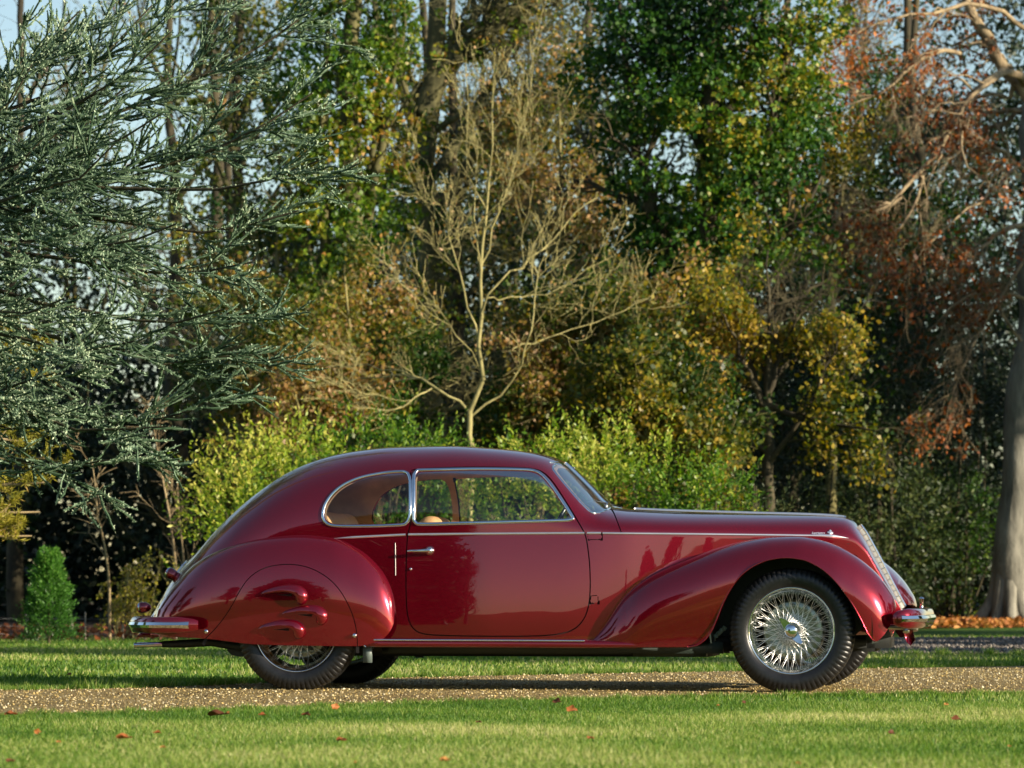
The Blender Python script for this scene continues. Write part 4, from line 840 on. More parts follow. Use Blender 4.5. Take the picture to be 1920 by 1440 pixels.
ZT, ut, _ = curve_uz([(275,1192),(282,1172),(292,1150),(308,1120),(334,1084),(361,1052),(388,1026),(421,989),(460,951),(500,918),(560,880),(620,857),(680,845),(750,838.5),(850,837),(930,841),(1000,849),(1036,857),(1058,868),(1080,888),(1110,918),(1137,945),(1150,951),(1180,954),(1400,962),(1550,966.5),(1585,970.5),(1600,978),(1612,992),(1625,1012),(1650,1058),(1675,1105),(1694,1144)], 0.02)
U0, U1 = ut[0] + .001, ut[-1] - .001
ZB = curve_uz([(240,1193),(262,1188),(300,1168),(340,1130),(385,1090),(440,1050),(500,1024),(560,1013),(628,1008.5),(765,1002),(930,1000),(1100,999),(1400,1002.5),(1550,1006),(1590,1012),(1612,1030),(1630,1060),(1655,1104),(1680,1142),(1699,1156)], 0.7)[0]
WBELT = curve_pv([(240,.24),(258,.36),(280,.50),(320,.61),(385,.67),(500,.69),(628,.700),(765,.722),(930,.742),(1100,.734),(1160,.72),(1230,.67),(1300,.61),(1400,.51),(1500,.415),(1570,.35),(1600,.318),(1625,.285),(1650,.245),(1680,.19),(1700,.15)])
NEXP = curve_pv([(240,2.0),(400,2.0),(560,2.2),(765,2.45),(1000,2.5),(1100,2.3),(1160,2.0),(1700,2.0)])
MEXP = curve_pv([(240,2.0),(400,2.1),(560,2.4),(765,2.9),(1000,3.0),(1090,3.2),(1160,2.3),(1300,2.0),(1700,2.0)])
KBUL = curve_pv([(240,.0),(600,.06),(765,.10),(1050,.10),(1180,.05),(1350,.02),(1700,0)])
ZLOW = curve_uz([(240,1197),(300,1195),(668,1212),(1300,1216),(1500,1205),(1640,1192),(1699,1166)], .7)[0]
ZM = 0.39
def body_w(u, z, inset=0.0):
    u = np.asarray(u, float); z = np.asarray(z, float)
    zb = ZB(u); zt = ZT(u) - inset; w = WBELT(u) - inset
    t = np.clip((z - zb) / np.maximum(zt - zb, 1e-4), 0, 1)
    up = w * np.maximum(1 - t ** NEXP(u), 0) ** (1 / MEXP(u))
    lo = w + KBUL(u) * ((zb - ZM) ** 2 - (z - ZM) ** 2)
    return np.where(z > zb, up, lo)
def on_body(pts, off=0.0, wf=None, it=6):
    """photo pixels -> (u, w, z) on the near flank"""
    wf = wf or body_w
    p = np.array(pts, float); w = np.full(len(p), 0.72)
    for _ in range(it):
        u, z = uz(p[:, 0], p[:, 1], w); w = wf(u, z)
    return np.stack([u, w + off, z], 1)

# --- materials
paint, nt, b = newmat("burgundy_paint")
b.inputs['Base Color'].default_value = (0.26, 0.002, 0.015, 1); b.inputs['Metallic'].default_value = .75
b.inputs['Roughness'].default_value = .17; b.inputs['Coat Weight'].default_value = 1; b.inputs['Coat Roughness'].default_value = .015
b.inputs['Coat IOR'].default_value = 1.65
tc = nt.nodes.new('ShaderNodeTexCoord'); n1 = nt.nodes.new('ShaderNodeTexNoise'); n1.inputs['Scale'].default_value = 3.0; n1.inputs['Detail'].default_value = 2
bp = nt.nodes.new('ShaderNodeBump'); bp.inputs['Strength'].default_value = .04; bp.inputs['Distance'].default_value = .02
nt.links.new(tc.outputs['Object'], n1.inputs['Vector']); nt.links.new(n1.outputs[0], bp.inputs['Height'])
nt.links.new(bp.outputs[0], b.inputs['Normal']); nt.links.new(bp.outputs[0], b.inputs['Coat Normal'])
chrome = pmat("chrome", (.80, .82, .84), .07, 1.0)
bright = pmat("bright_anodised_trim", (.86, .87, .90), .32, .9)
seam_grey = pmat("dull_trim", (.35, .33, .31), .4, .5)
satin = pmat("brushed_chrome", (.62, .61, .56), .28, 1.0)
nickel = pmat("pale_nickel", (.42, .40, .34), .36, .7)
rubber = pmat("tyre_rubber", (.012, .012, .013), .36, 0, noise=.35, nscale=25, bump=.08, bscale=160, spec=.45)
blackm = pmat("black_underbody", (.012, .014, .013), .6, noise=.3)
liner_m = pmat("dark_green_liner", (.014, .022, .018), .45)
seam_m = pmat("shut_line_black", (.006, .004, .005), .8)
tan = pmat("tan_leather", (.62, .36, .17), .5, noise=.12, nscale=9, bump=.1)
cloth = pmat("headlining_cloth", (.48, .31, .19), .9, noise=.2, nscale=8)
redlens = pmat("red_lamp_lens", (.45, .01, .015), .12, coat=1)
drumm = pmat("polished_drum", (.30, .32, .27), .3, 1.0, noise=.15)
glass, gnt, gb = newmat("window_glass")
gnt.nodes.remove(gb)
tr = gnt.nodes.new('ShaderNodeBsdfTransparent'); tr.inputs[0].default_value = (.96, .98, .96, 1)
gl = gnt.nodes.new('ShaderNodeBsdfGlossy'); gl.inputs['Roughness'].default_value = .01
fr = gnt.nodes.new('ShaderNodeFresnel'); fr.inputs[0].default_value = 1.45
ad = gnt.nodes.new('ShaderNodeMath'); ad.operation = 'MULTIPLY_ADD'; ad.inputs[1].default_value = .75; ad.inputs[2].default_value = .03
gm = gnt.nodes.new('ShaderNodeMixShader')
gnt.links.new(fr.outputs[0], ad.inputs[0]); gnt.links.new(ad.outputs[0], gm.inputs[0])
gnt.links.new(tr.outputs[0], gm.inputs[1]); gnt.links.new(gl.outputs[0], gm.inputs[2])
gnt.links.new(gm.outputs[0], gnt.nodes['Material Output'].inputs[0])

car = thing("vintage_coupe", "burgundy 1930s fastback coupe with chrome wire wheels parked on the gravel drive", "car",
            (P0[0], P0[1], 0), rotz=-ALPHA)

def near(co): c = np.array(co, float).copy(); c[..., 1] *= -1; return c
class Side(MB):
    """mesh builder in (u, w, z) with w growing towards the near side; builds near copy and optionally the far one"""
    def sides(s, name, mat, parent=None, both=True, smooth=True, label=None):
        V = np.concatenate(s.V); F = ([np.concatenate(s.F3)] if s.F3 else []) + ([np.concatenate(s.F4)] if s.F4 else [])
        Vn = V.copy(); Vn[:, 1] *= -1
        o = link(name, mesh_np(name, Vn, F, smooth), mat, parent or car)
        out = [o]
        if both:
            out.append(link(name, mesh_np(name, V, [f[:, ::-1] for f in F], smooth), mat, parent or car))
        for q in out:
            if label: q['label'] = label
        return out

# --- implicit cutting of a bmesh in (u, w, z)
def poly_sd(P, poly):
    """signed distance (inside negative) of P (n,2) to a closed polygon"""
    A = poly; B = np.roll(poly, -1, axis=0); D = B - A
    best = np.full(len(P), 1e9); ins = np.zeros(len(P), bool)
    for a, d, b2 in zip(A, D, B):
        ap = P - a; t = np.clip((ap @ d) / max(d @ d, 1e-12), 0, 1)
        best = np.minimum(best, np.hypot(*(ap - t[:, None] * d).T))
        c = ((a[1] > P[:, 1]) != (b2[1] > P[:, 1])) & (P[:, 0] < (b2[0] - a[0]) * (P[:, 1] - a[1]) / ((b2[1] - a[1]) if abs(b2[1] - a[1]) > 1e-12 else 1e-12) + a[0])
        ins ^= c
    return np.where(ins, -best, best)
def line_sd(P, line):
    """signed distance to an open polyline (left of it negative), far away beyond its ends"""
    best = np.full(len(P), 1e9); sg = np.ones(len(P))
    for a, b2 in zip(line[:-1], line[1:]):
        d = b2 - a; ap = P - a; t = np.clip((ap @ d) / max(d @ d, 1e-12), 0, 1)
        q = ap - t[:, None] * d; dist = np.hypot(*q.T)
        cr = d[0] * ap[:, 1] - d[1] * ap[:, 0]
        k = dist < best - 1e-9
        best = np.where(k, dist, best); sg = np.where(k, -np.sign(cr), sg)
    return best * sg
def chaikin(P, n=2, closed=True):
    P = np.asarray(P, float)
    for _ in range(n):
        Q = np.roll(P, -1, axis=0) if closed else P[1:]
        A = P if closed else P[:-1]
        R = np.stack([A * .75 + Q * .25, A * .25 + Q * .75], 1).reshape(-1, P.shape[1])
        P = R if closed else np.concatenate([P[:1], R, P[-1:]])
    return P
def resample(P, n, closed=False):
    P = np.asarray(P, float)
    if closed: P = np.concatenate([P, P[:1]])
    d = np.concatenate([[0], np.cumsum(np.linalg.norm(np.diff(P, axis=0), axis=1))])
    q = np.linspace(0, d[-1], n + (1 if closed else 0))
    R = np.stack([np.interp(q, d, P[:, k]) for k in range(P.shape[1])], 1)
    return R[:-1] if closed else R
def vert_arr(bm):
    return np.array([v.co[:] for v in bm.verts])
def cut(bm, fn, levels=(0.0,), mask=None):
    for L in levels:
        bm.verts.ensure_lookup_table(); bm.verts.index_update()
        P = vert_arr(bm); f = fn(P) - L
        f[np.abs(f) < 1e-6] = 1e-6
        fd = f
        E = [e for e in bm.edges if (fd[e.verts[0].index] < 0) != (fd[e.verts[1].index] < 0)
             and abs(fd[e.verts[0].index]) < .08 and abs(fd[e.verts[1].index]) < .08]
        new = set()
        for e in E:
            a, b2 = e.verts; fa, fb = fd[a.index], fd[b2.index]
            _, nv = bmesh.utils.edge_split(e, a, fa / (fa - fb)); new.add(nv)
        faces = set(fc for v in new for fc in v.link_faces)
        for fc in faces:
            vs = [v for v in fc.verts if v in new]
            if len(vs) == 2:
                try: bmesh.utils.face_split(fc, vs[0], vs[1])
                except Exception: pass
    bm.verts.index_update()
def centroids(bm):
    bm.faces.ensure_lookup_table()
    return np.array([f.calc_center_median()[:] for f in bm.faces])
def bm_from(V, F):
    bm = bmesh.new(); vs = [bm.verts.new(v) for v in V]
    for f in F:
        if len(set(f)) == len(f):
            try: bm.faces.new([vs[i] for i in f])
            except ValueError: pass
    bmesh.ops.remove_doubles(bm, verts=bm.verts, dist=1e-5)
    return bm
def take(bm, keep):
    """copy of bm holding only the faces with index in keep"""
    n = bm.copy(); n.faces.ensure_lookup_table()
    bmesh.ops.delete(n, geom=[f for i, f in enumerate(n.faces) if not keep[i]], context='FACES')
    return n
from mathutils.kdtree import KDTree
NREF = [None]
def set_ref(bm):
    bm.normal_update(); kd = KDTree(len(bm.verts)); N = []
    for i, v in enumerate(bm.verts):
        n = v.normal.copy()
        if v.co.y < 1e-4: n.y = 0; n.normalize()
        kd.insert(v.co, i); N.append(n)
    kd.balance(); NREF[0] = (kd, N)
def ref_normals(bm):
    kd, N = NREF[0]; out = []
    for v in bm.verts:
        h = kd.find_n(v.co, 3)
        if h[0][2] < 1e-6: out.append(N[h[0][1]].copy()); continue
        n = Vector((0, 0, 0))
        for _, i, d in h: n += N[i] / (d * d + 1e-12)
        n.normalize(); out.append(n)
    return out
def emit(bm, name, mat, parent=None, both=True, thick=0.0, label=None):
    RN = ref_normals(bm) if NREF[0] else None
    outs = []
    for side in ((-1, 1) if both else (-1,)):
        m = bm.copy()
        for v in m.verts: v.co.y *= side
        if side == 1: bmesh.ops.reverse_faces(m, faces=m.faces)
        for f in m.faces: f.smooth = True
        me = bpy.data.meshes.new(name); m.to_mesh(me); m.free()
        if RN: me.normals_split_custom_set_from_vertices([(-n.x, -n.y * side, -n.z) for n in RN])
        o = link(name, me, mat, parent or car)
        if False:
            md = o.modifiers.new('thickness', 'SOLIDIFY'); md.thickness = thick; md.offset = 1 if False else -1
        if label: o['label'] = label
        outs.append(o)
    return outs

# --- main shell grid
def shell_grid(inset=0.0, nu=360, na=46, nb=30, ulo=None, uhi=None):
    ulo = U0 if ulo is None else ulo; uhi = U1 if uhi is None else uhi
    s = np.linspace(0, 1, nu)
    # denser where the top line is steep
    q = np.linspace(ulo, uhi, 4000); slope = np.hypot(1, np.gradient(ZT(q), q)); cw = np.concatenate([[0], np.cumsum(slope[1:])]); cw /= cw[-1]
    u = np.interp(s, cw, q)
    rows = []
    zb = ZB(u); zt = ZT(u) - inset
    zb = np.minimum(zb, zt - .004)
    for j in range(na):
        th = math.pi / 2 * (1 - j / (na - 1))
        t = np.clip(math.sin(th), 0, 1) ** (2 / NEXP(u)); z = zb + t * (zt - zb)
        w = (WBELT(u) - inset) * np.clip(math.cos(th), 0, 1) ** (2 / MEXP(u)) if j else np.zeros_like(u)
        rows.append(np.stack([u, w, z], 1))
    zl = ZLOW(u) + (0.0 if inset == 0 else .0)
    for j in range(1, nb):
        z = zb + (zl - zb) * j / (nb - 1)
        rows.append(np.stack([u, body_w(u, np.minimum(z, zb - 1e-5), inset), z], 1))
    V = np.stack(rows, 1).reshape(-1, 3)
    return V, grid_faces(nu, na + nb - 1)

# outlines on the flank (photo pixels)
door_px = [(769,884),(770,930),(771,975),(768,990),(764,1002),(762,1040),(761,1090),(762,1135),(765,1160),(773,1178),(788,1188),(820,1191.5),(900,1193),(1000,1193),(1045,1190),(1075,1182),(1094,1164),(1104,1138),(1107,1105),(1106,1060),(1102,1025),(1098,1003),(1092,992),(1078,968),(1052,926),(1035,901),(1020,886),(1004,879.5),(980,877),(900,875.5),(830,877),(776,880)]
dwin_px = [(779,887),(779,930),(778,977),(782,980),(850,978.5),(950,976),(1040,973.5),(1068,972.5),(1068,968),(1046,934),(1024,903),(1010,890),(1000,886),(980,883.5),(900,882.5),(840,883.5),(790,886)]
qwin_px = [(766,888),(767,930),(766,979),(740,981.5),(700,983),(645,983.5),(620,982),(610,974),(608.5,962),(613,947),(626,928),(645,912),(675,898.5),(712,891),(745,887.5)]
ws_px = [(1034,871),(1043,869.5),(1056,870.5),(1064,860),(1090,885),(1160,950),(1150,954),(1118,962),(1108,959),(1085,935),(1060,905),(1044,886),(1036,877)]
def outline(px, n=2, wf=None): return on_body(chaikin(px, n), wf=wf)
door_o, dwin_o, qwin_o = outline(door_px, 1), outline(dwin_px, 2), outline(qwin_px, 2)
# windscreen: edge line in (u,z)
ws_edge = on_body(chaikin([(1058,870),(1047,870.5),(1037,873),(1036,880),(1046,893),(1062,912),(1084,938),(1104,958),(1112,963),(1124,962),(1140,955),(1150,949)], 2, closed=False))
ws_top = np.array([[ws_edge[-1][0] + .05, 0, 1.3], [ws_edge[0][0] + .2, 0, 1.75], [ws_edge[0][0] - .0, 0, 1.75]])
ws_o = np.concatenate([ws_edge, ws_top])
uvsel = lambda P: P[:, [0, 2]]

bm = bm_from(*shell_grid()); set_ref(bm)
G = .0036
sd_door = lambda P: poly_sd(uvsel(P), uvsel(door_o))
sd_dw = lambda P: poly_sd(uvsel(P), uvsel(dwin_o))
sd_qw = lambda P: poly_sd(uvsel(P), uvsel(qwin_o))
sd_ws = lambda P: poly_sd(uvsel(P), uvsel(ws_o))
hood_l = on_body(chaikin([(1143,951),(1149,958),(1153,966),(1166,1000.5)], 2, closed=False))
trunk_l = on_body(chaikin([(372,1046),(400,1030),(398,1024),(404,1013),(440,970),(480,935),(520,905),(560,884)], 2, closed=False))
hh_l = on_body([(1167,1000.5),(1300,1002),(1450,1005),(1592,1013)])
hinge_px = [(1102,1000.5),(1128.5,1000.5),(1128.5,1012),(1102,1012)]
hinge2_px = [(1107,1117),(1121.5,1116),(1121.5,1132),(1107,1132)]
hinge_o, hinge2_o = on_body(hinge_px), on_body(hinge2_px)
cut(bm, sd_door, (-G, G)); cut(bm, sd_dw); cut(bm, sd_qw); cut(bm, sd_ws)
sd_hood = lambda P: line_sd(uvsel(P), uvsel(hood_l))
cut(bm, sd_hood, (-.0028, .0028))
sd_h1 = lambda P: poly_sd(uvsel(P), uvsel(hinge_o)); sd_h2 = lambda P: poly_sd(uvsel(P), uvsel(hinge2_o))
cut(bm, sd_h1, (-.003, .0015)); cut(bm, sd_h2, (-.003, .0015))
C = centroids(bm)
fd, fw, fq, fs = sd_door(C), sd_dw(C), sd_qw(C), sd_ws(C)
ub = uvsel(hood_l)
nearhood = (np.abs(sd_hood(C)) < .0028) & (C[:, 2] > ub[-1, 1])
gap = (np.abs(fd) < G) | nearhood | ((sd_h1(C) > -.003) & (sd_h1(C) < .0015) & (fd > 0)) | ((sd_h2(C) > -.003) & (sd_h2(C) < .0015) & (fd > 0))
inside_door = fd <= -G
isglass = (fw < 0) | (fq < 0)
iswind = (fs < 0) & (C[:, 2] > 1.0) & (C[:, 0] > U(1000))
arch = ((np.hypot(C[:, 0], C[:, 2] - .375) < .56) & (C[:, 2] < .83) & (C[:, 0] < .5)) | (np.hypot(C[:, 0] + WB, C[:, 2] - .375) < .42)
body_keep = ~(gap | inside_door | isglass | iswind | arch)
body = emit(take(bm, body_keep), "body_shell", paint, thick=.0025)
doors = emit(take(bm, inside_door & ~(fw < 0) & ~gap), "door", paint, thick=.0025)
gq = emit(take(bm, fq < 0), "quarter_window", glass)
gd = emit(take(bm, fw < 0), "door_window", glass)
wsn = emit(take(bm, iswind & ~nearhood), "windscreen_pane", glass)
bm.free(); NREF[0] = None
# dark lining just behind the skin so that the open shut-lines read as gaps
V, F = shell_grid(inset=.012, nu=130, na=20, nb=14)
bl = bm_from(V, F)
for sdf in (sd_dw, sd_qw, sd_ws): cut(bl, sdf, (.004,))
C = centroids(bl)
hole = (sd_dw(C) < .004) | (sd_qw(C) < .004) | ((sd_ws(C) < .004) & (C[:, 2] > 1.0) & (C[:, 0] > U(1000)))
emit(take(bl, ~hole & (C[:, 0] > U(600)) & (C[:, 0] < U(1200))), "inner_panel", seam_m)
bl.free()
# cabin trim: headlining and door cards
V, F = shell_grid(inset=.035, nu=120, na=20, nb=10, ulo=U(500), uhi=U(1135))
bl = bm_from(V, F)
sd_dw2 = lambda P: poly_sd(uvsel(P), uvsel(dwin_o)); 
for sdf in (sd_dw, sd_qw, sd_ws): cut(bl, sdf, (.0,))
C = centroids(bl); hole = (sd_dw(C) < 0) | (sd_qw(C) < 0) | ((sd_ws(C) < 0) & (C[:, 2] > 1.0) & (C[:, 0] > U(1000)))
emit(take(bl, ~hole & (C[:, 2] > ZB(C[:, 0]) + .04)), "headlining", cloth)
emit(take(bl, ~hole & (C[:, 2] <= ZB(C[:, 0]) + .04)), "door_card", tan)
bl.free()

# --- mouldings that follow the skin
def surf_normal(wf, P):
    e = 1e-3; u, z = P[:, 0], P[:, 2]
    du = (wf(u + e, z) - wf(u - e, z)) / (2 * e); dz = (wf(u, z + e) - wf(u, z - e)) / (2 * e)
    return nrm(np.stack([-np.clip(du, -6, 6), np.ones_like(u), -np.clip(dz, -6, 6)], 1))
def moulding(px, wid, hgt, wf=None, closed=False, n=None, P=None, S=10, taper=None, smoothN=3, lift=0.0):
    """half-round strip along pixels on the flank; returns (V, F) in (u, w, z)"""
    wf = wf or body_w
    if P is None: P = on_body(resample(np.array(px, float), max(len(px), 60), closed), wf=wf)
    n = n or max(12, int(np.linalg.norm(np.diff(P, axis=0), axis=1).sum() / .012))
    P = resample(P, n, closed)
    if closed: P = np.concatenate([P, P[:2]])
    N = surf_normal(wf, P)
    for _ in range(smoothN): N[1:-1] = nrm(N[:-2] + N[1:-1] * 2 + N[2:])
    T = nrm(np.gradient(P, axis=0))
    if closed: P, N, T = P[:-1], N[:-1], T[:-1]; T[0] = T[-1]; N[0] = N[-1]
    B = nrm(np.cross(T, N))
    w_ = np.full(len(P), wid / 2.0); h_ = np.full(len(P), float(hgt))
    if taper is not None:
        s = np.linspace(0, 1, len(P)); k = np.interp(s, taper[0], taper[1]); w_ = w_ * k; h_ = h_ * np.maximum(k, .3)
    a = np.linspace(0, math.pi, S)
    ring = (P + N * lift)[:, None] + N[:, None] * (np.sin(a)[None, :, None] * h_[:, None, None] - .001) + B[:, None] * (np.cos(a)[None, :, None] * w_[:, None, None])
    return ring.reshape(-1, 3), grid_faces(len(P), S, False)
def add_mould(name, px, wid, hgt, mat, **k):
    both = k.pop('both', True); parent = k.pop('parent', None)
    s = Side(); s.add(*moulding(px, wid, hgt, **k)); return s.sides(name, mat, both=both, parent=parent)

dfr_px = [(775.5,882),(776,930),(775,979),(778,983.5),(850,981.5),(950,979),(1040,976.5),(1076,975),(1074,970),(1050,932),(1028,900.5),(1013,886.5),(1002,882),(980,880),(900,879),(840,880),(786,881.5)]
qfr_px = [(769,884.5),(769.5,930),(769,983),(740,985),(700,986.5),(645,987),(617,985.5),(606,976),(604.5,962),(609.5,945),(623,925.5),(643,909),(673,895.5),(711,887.5),(745,884)]
add_mould("window_frame", chaikin(dfr_px, 2), .022, .010, chrome, closed=True, n=240)
add_mould("window_frame", chaikin(qfr_px, 2), .020, .010, chrome, closed=True, n=200)
add_mould("window_frame", None, .012, .008, chrome, P=ws_edge, n=120)
add_mould("belt_moulding", [(626,1009.5),(700,1005.5),(761,1002.5)], .016, .009, bright, taper=([0, .25, 1], [.1, 1, 1]))
add_mould("belt_moulding", [(766,1002.3),(900,1000.8),(1030,1000),(1096,999.6)], .016, .009, bright)
add_mould("belt_moulding", [(1101,999.6),(1127,999.6)], .016, .009, bright)
add_mould("belt_moulding", [(1130,999.8),(1300,1001.5),(1450,1003.3),(1540,1004.5),(1570,1006.5),(1592,1009)], .014, .009, bright, taper=([0, .84, .93, 1], [1, 1, 1.9, .1]))
add_mould("trafficator_slot", [(741,1018),(741.5,1079)], .006, .003, seam_grey)
add_mould("bonnet_seam", hh_l and None if False else None, .005, .0015, seam_m, P=hh_l + np.array([0, 0, -.022]))

# --- generic fender built in columns
def fender(cols, nrow=64, smooth=6):
    """cols: list of dense (k,2) (w,z) polylines with u; returns grid verts"""
    rows = []
    for u, pl in cols:
        pl = resample(pl, 220)
        for _ in range(smooth): pl[1:-1] = (pl[:-2] + 2 * pl[1:-1] + pl[2:]) / 4
        d = np.concatenate([[0], np.cumsum(np.hypot(*np.diff(pl, axis=0).T))])
        q = np.linspace(0, d[-1], nrow)
        rows.append(np.stack([np.full(nrow, u), np.interp(q, d, pl[:, 0]), np.interp(q, d, pl[:, 1])], 1))
    return np.stack(rows)

# rear fender
RT, rtu, _ = curve_uz([(266,1189),(273,1165),(288,1131),(320,1090),(352,1057),(388,1036),(430,1021),(500,1007),(560,1002.5),(620,1008),(670,1029),(705,1058),(725,1086),(736,1116),(740,1145)], np.array([.48,.53,.62,.68,.72,.75,.76,.76,.76,.76,.76,.76,.76,.76,.76]))
RBt = curve_uz([(254,1189),(283,1190),(330,1194),(385,1198),(485,1208.5),(600,1211),(668,1211.5),(712,1201),(730,1182),(740,1146)], .84)[0]
ROUT = curve_pv([(262,.49),(268,.585),(282,.675),(312,.745),(350,.785),(395,.815),(460,.848),(540,.868),(620,.874),(670,.866),(700,.852),(725,.815),(735,.785),(740,.755)], .84)
ra, rb = rtu[0] + .0005, rtu[-1] - .0005
def rf_w(u, z):
    u = np.asarray(u, float); z = np.asarray(z, float)
    T = RT(u); vin = np.minimum(body_w(u, T) - .02, ROUT(u) - .02); zr = np.minimum(T - .02, .27 + .42 * (T - .27))
    zt = np.clip((z - zr) / np.maximum(T - zr, .01), 0, 1)
    up = vin + (ROUT(u) - vin) * np.maximum(1 - zt ** 2.1, 0) ** (1 / 2.0)
    return np.where(z > zr, up, ROUT(u) - .35 * (zr - z) ** 2)
nc = 150; ss = (1 - np.cos(np.linspace(0, math.pi, nc))) / 2; ss = .55 * ss + .45 * np.linspace(0, 1, nc); ss = ss ** .97
ucols = ra + (rb - ra) * ss
# refine near the blunt front end
ucols = np.unique(np.concatenate([ucols, rb - (rb - ra) * .05 * np.linspace(0, 1, 26) ** 2]))
cols = []
for u in ucols:
    T = float(RT(u)); Bz = min(float(RBt(u)), T - .002)
    th = np.linspace(math.pi / 2, 0, 60)
    zr = min(T - .02, .27 + .42 * (T - .27))
    z = np.concatenate([zr + (T - zr) * np.sin(th) ** (2 / 2.1), np.linspace(zr, Bz, 30)[1:]]) if Bz < zr else np.linspace(T, Bz, 80)
    z = np.maximum(z, Bz)
    w = rf_w(u, z)
    vin = min(float(body_w(u, T)) - .04, float(w[0]))
    cols.append((u, np.stack([np.concatenate([[vin - .02], w]), np.concatenate([[T], z])], 1)))
RG = fender(cols, 52, 3)
bmr = bm_from(RG.reshape(-1, 3), grid_faces(len(cols), 52)); set_ref(bmr)
spat_px = [(380,1210),(386,1196),(391,1192),(410,1172),(431,1143),(453,1101),(467,1083),(484,1070),(504,1062),(530,1058),(556,1058.5),(583,1065),(606,1077),(624,1091),(640,1110),(654,1135),(663,1158),(668,1179),(670,1200),(670,1225)]
spat_l = on_body(chaikin(spat_px, 2, closed=False), wf=rf_w)
spat_poly = np.concatenate([spat_l[:, [0, 2]]])
sd_spat = lambda P: poly_sd(uvsel(P), spat_poly)
cut(bmr, sd_spat, (-.0026, .0026))
C = centroids(bmr); f = sd_spat(C)
emit(take(bmr, f >= .0026), "rear_fender", paint, thick=.003)
spats = emit(take(bmr, f <= -.0026), "wheel_spat", paint, thick=.003)
bmr.free(); NREF[0] = None
def ribbon(P, wf, wid, off, name, mat):
    P = resample(P, max(20, int(len(P) * 2))); N = surf_normal(wf, P); T = nrm(np.gradient(P, axis=0)); B = nrm(np.cross(T, N))
    V = np.stack([P + N * off + B * wid / 2, P + N * off - B * wid / 2], 1).reshape(-1, 3)
    s = Side(); s.add(V, grid_faces(len(P), 2)); return s.sides(name, mat)
ribbon(spat_l, rf_w, .02, -.008, "spat_seam", seam_m)
for q in spats: pass

# front fender
FT, ftu, _ = curve_uz([(1100,1203),(1112,1199),(1126,1186),(1140,1167),(1156,1142),(1172,1120),(1195,1098),(1225,1077),(1260,1060),(1300,1044),(1350,1026),(1400,1013),(1450,1006.5),(1490,1005.5),(1530,1011),(1565,1022),(1600,1041),(1630,1064),(1652,1087),(1667,1109),(1675,1124),(1678.5,1138)], .72)
FB = curve_uz([(1100,1212),(1200,1213),(1285,1213),(1306,1210),(1322,1200),(1334,1184),(1346,1158),(1357,1130),(1372,1102),(1392,1077),(1418,1059),(1445,1049),(1475,1045.5),(1505,1049),(1535,1062),(1560,1082),(1582,1108),(1600,1135),(1615,1163),(1628,1190),(1641,1203),(1655,1192),(1668,1170),(1676,1150),(1678.5,1139)], .84)[0]
FOUT = curve_pv([(1100,.765),(1126,.79),(1160,.825),(1200,.848),(1260,.862),(1330,.87),(1480,.872),(1560,.868),(1600,.852),(1630,.825),(1655,.785),(1670,.735),(1678.5,.66)], .80)
FCR = curve_pv([(1100,.76),(1250,.66),(1330,.62),(1400,.60),(1480,.61),(1560,.625),(1640,.635),(1678.5,.635)], .72)      # lateral place of the crest
FIN = curve_pv([(1100,.70),(1300,.60),(1400,.52),(1500,.42),(1560,.34),(1600,.28),(1625,.24),(1645,.27),(1662,.36),(1674,.50),(1678.5,.60)], .72)
FDR = curve_pv([(1100,.0),(1330,.0),(1400,.03),(1500,.05),(1560,.07),(1600,.09),(1640,.13),(1660,.11),(1674,.05),(1678.5,.01)], .72)
fa, fb = ftu[0] + .0005, ftu[-1] - .0005
def ff_col(u):
    T = float(FT(u)); Bz = min(float(FB(u)), T - .001); vo = float(FOUT(u)); vc = max(float(FCR(u)), 0); bw = float(body_w(u, T))
    rear = u < U(1330, .72)
    vc = max(vc, bw - .005)
    vc = min(vc, vo - .012)
    H = max(T - Bz, .001)
    zr = T - min(.24, .75 * (T - .27)) if T > .3 else Bz
    zr = min(zr, T - .004)
    fl = float(np.interp(u, [U(1100), U(1125), U(1200), U(1325)], [.0, .05, .05, .0]))
    th = np.linspace(math.pi / 2, 0, 70)
    z = zr + (T - zr) * np.sin(th) ** (2 / 2.0); w = vc + (vo - vc) * np.cos(th) ** (2 / 2.15)
    z = np.concatenate([z, np.linspace(zr, Bz, 20)[1:]]) if Bz < zr else z
    w = np.concatenate([w, vo - .25 * (zr - z[70:]) ** 2]) if Bz < zr else w
    k = z > Bz + 1e-4
    if not k.all():
        wb = float(np.interp(Bz, z[::-1], w[::-1])); z, w = np.append(z[k], Bz), np.append(w[k], wb)
    pre_w, pre_z = [], []
    if rear:
        if fl > .004:
            zz = np.linspace(T + fl, T + fl * .25, 8)
            pre_w = list(body_w(u, zz) + .0015 + .0 * zz); pre_z = list(zz)
            w = w + 0
        else:
            pre_w, pre_z = [vc - .03], [T]
    else:
        dr = float(FDR(u)); vi = min(float(FIN(u)), vc - .01)
        if u < U(1648, .72): vi = min(vi, float(body_w(u, T - dr)) - .035)
        a = np.linspace(math.pi / 2 * .98, 0.02, 30)
        pre_w = list(vc - (vc - vi) * np.sin(a)); pre_z = list(T - dr * (1 - np.cos(a)))
    return (u, np.stack([np.concatenate([pre_w, w]), np.concatenate([pre_z, z])], 1))
s1 = np.linspace(fa, U(1600, .72), 190); s2 = fb - (fb - U(1600, .72)) * (1 - np.linspace(0, 1, 70)) ** 1.7
cols = [ff_col(u) for u in np.unique(np.concatenate([s1, s2]))]
FG = fender(cols, 62, 26)
bmf = bm_from(FG.reshape(-1, 3), grid_faces(len(cols), 62))
ffs = emit(bmf, "front_fender", paint, thick=.004); bmf.free()
ffs[1].location.x = .045
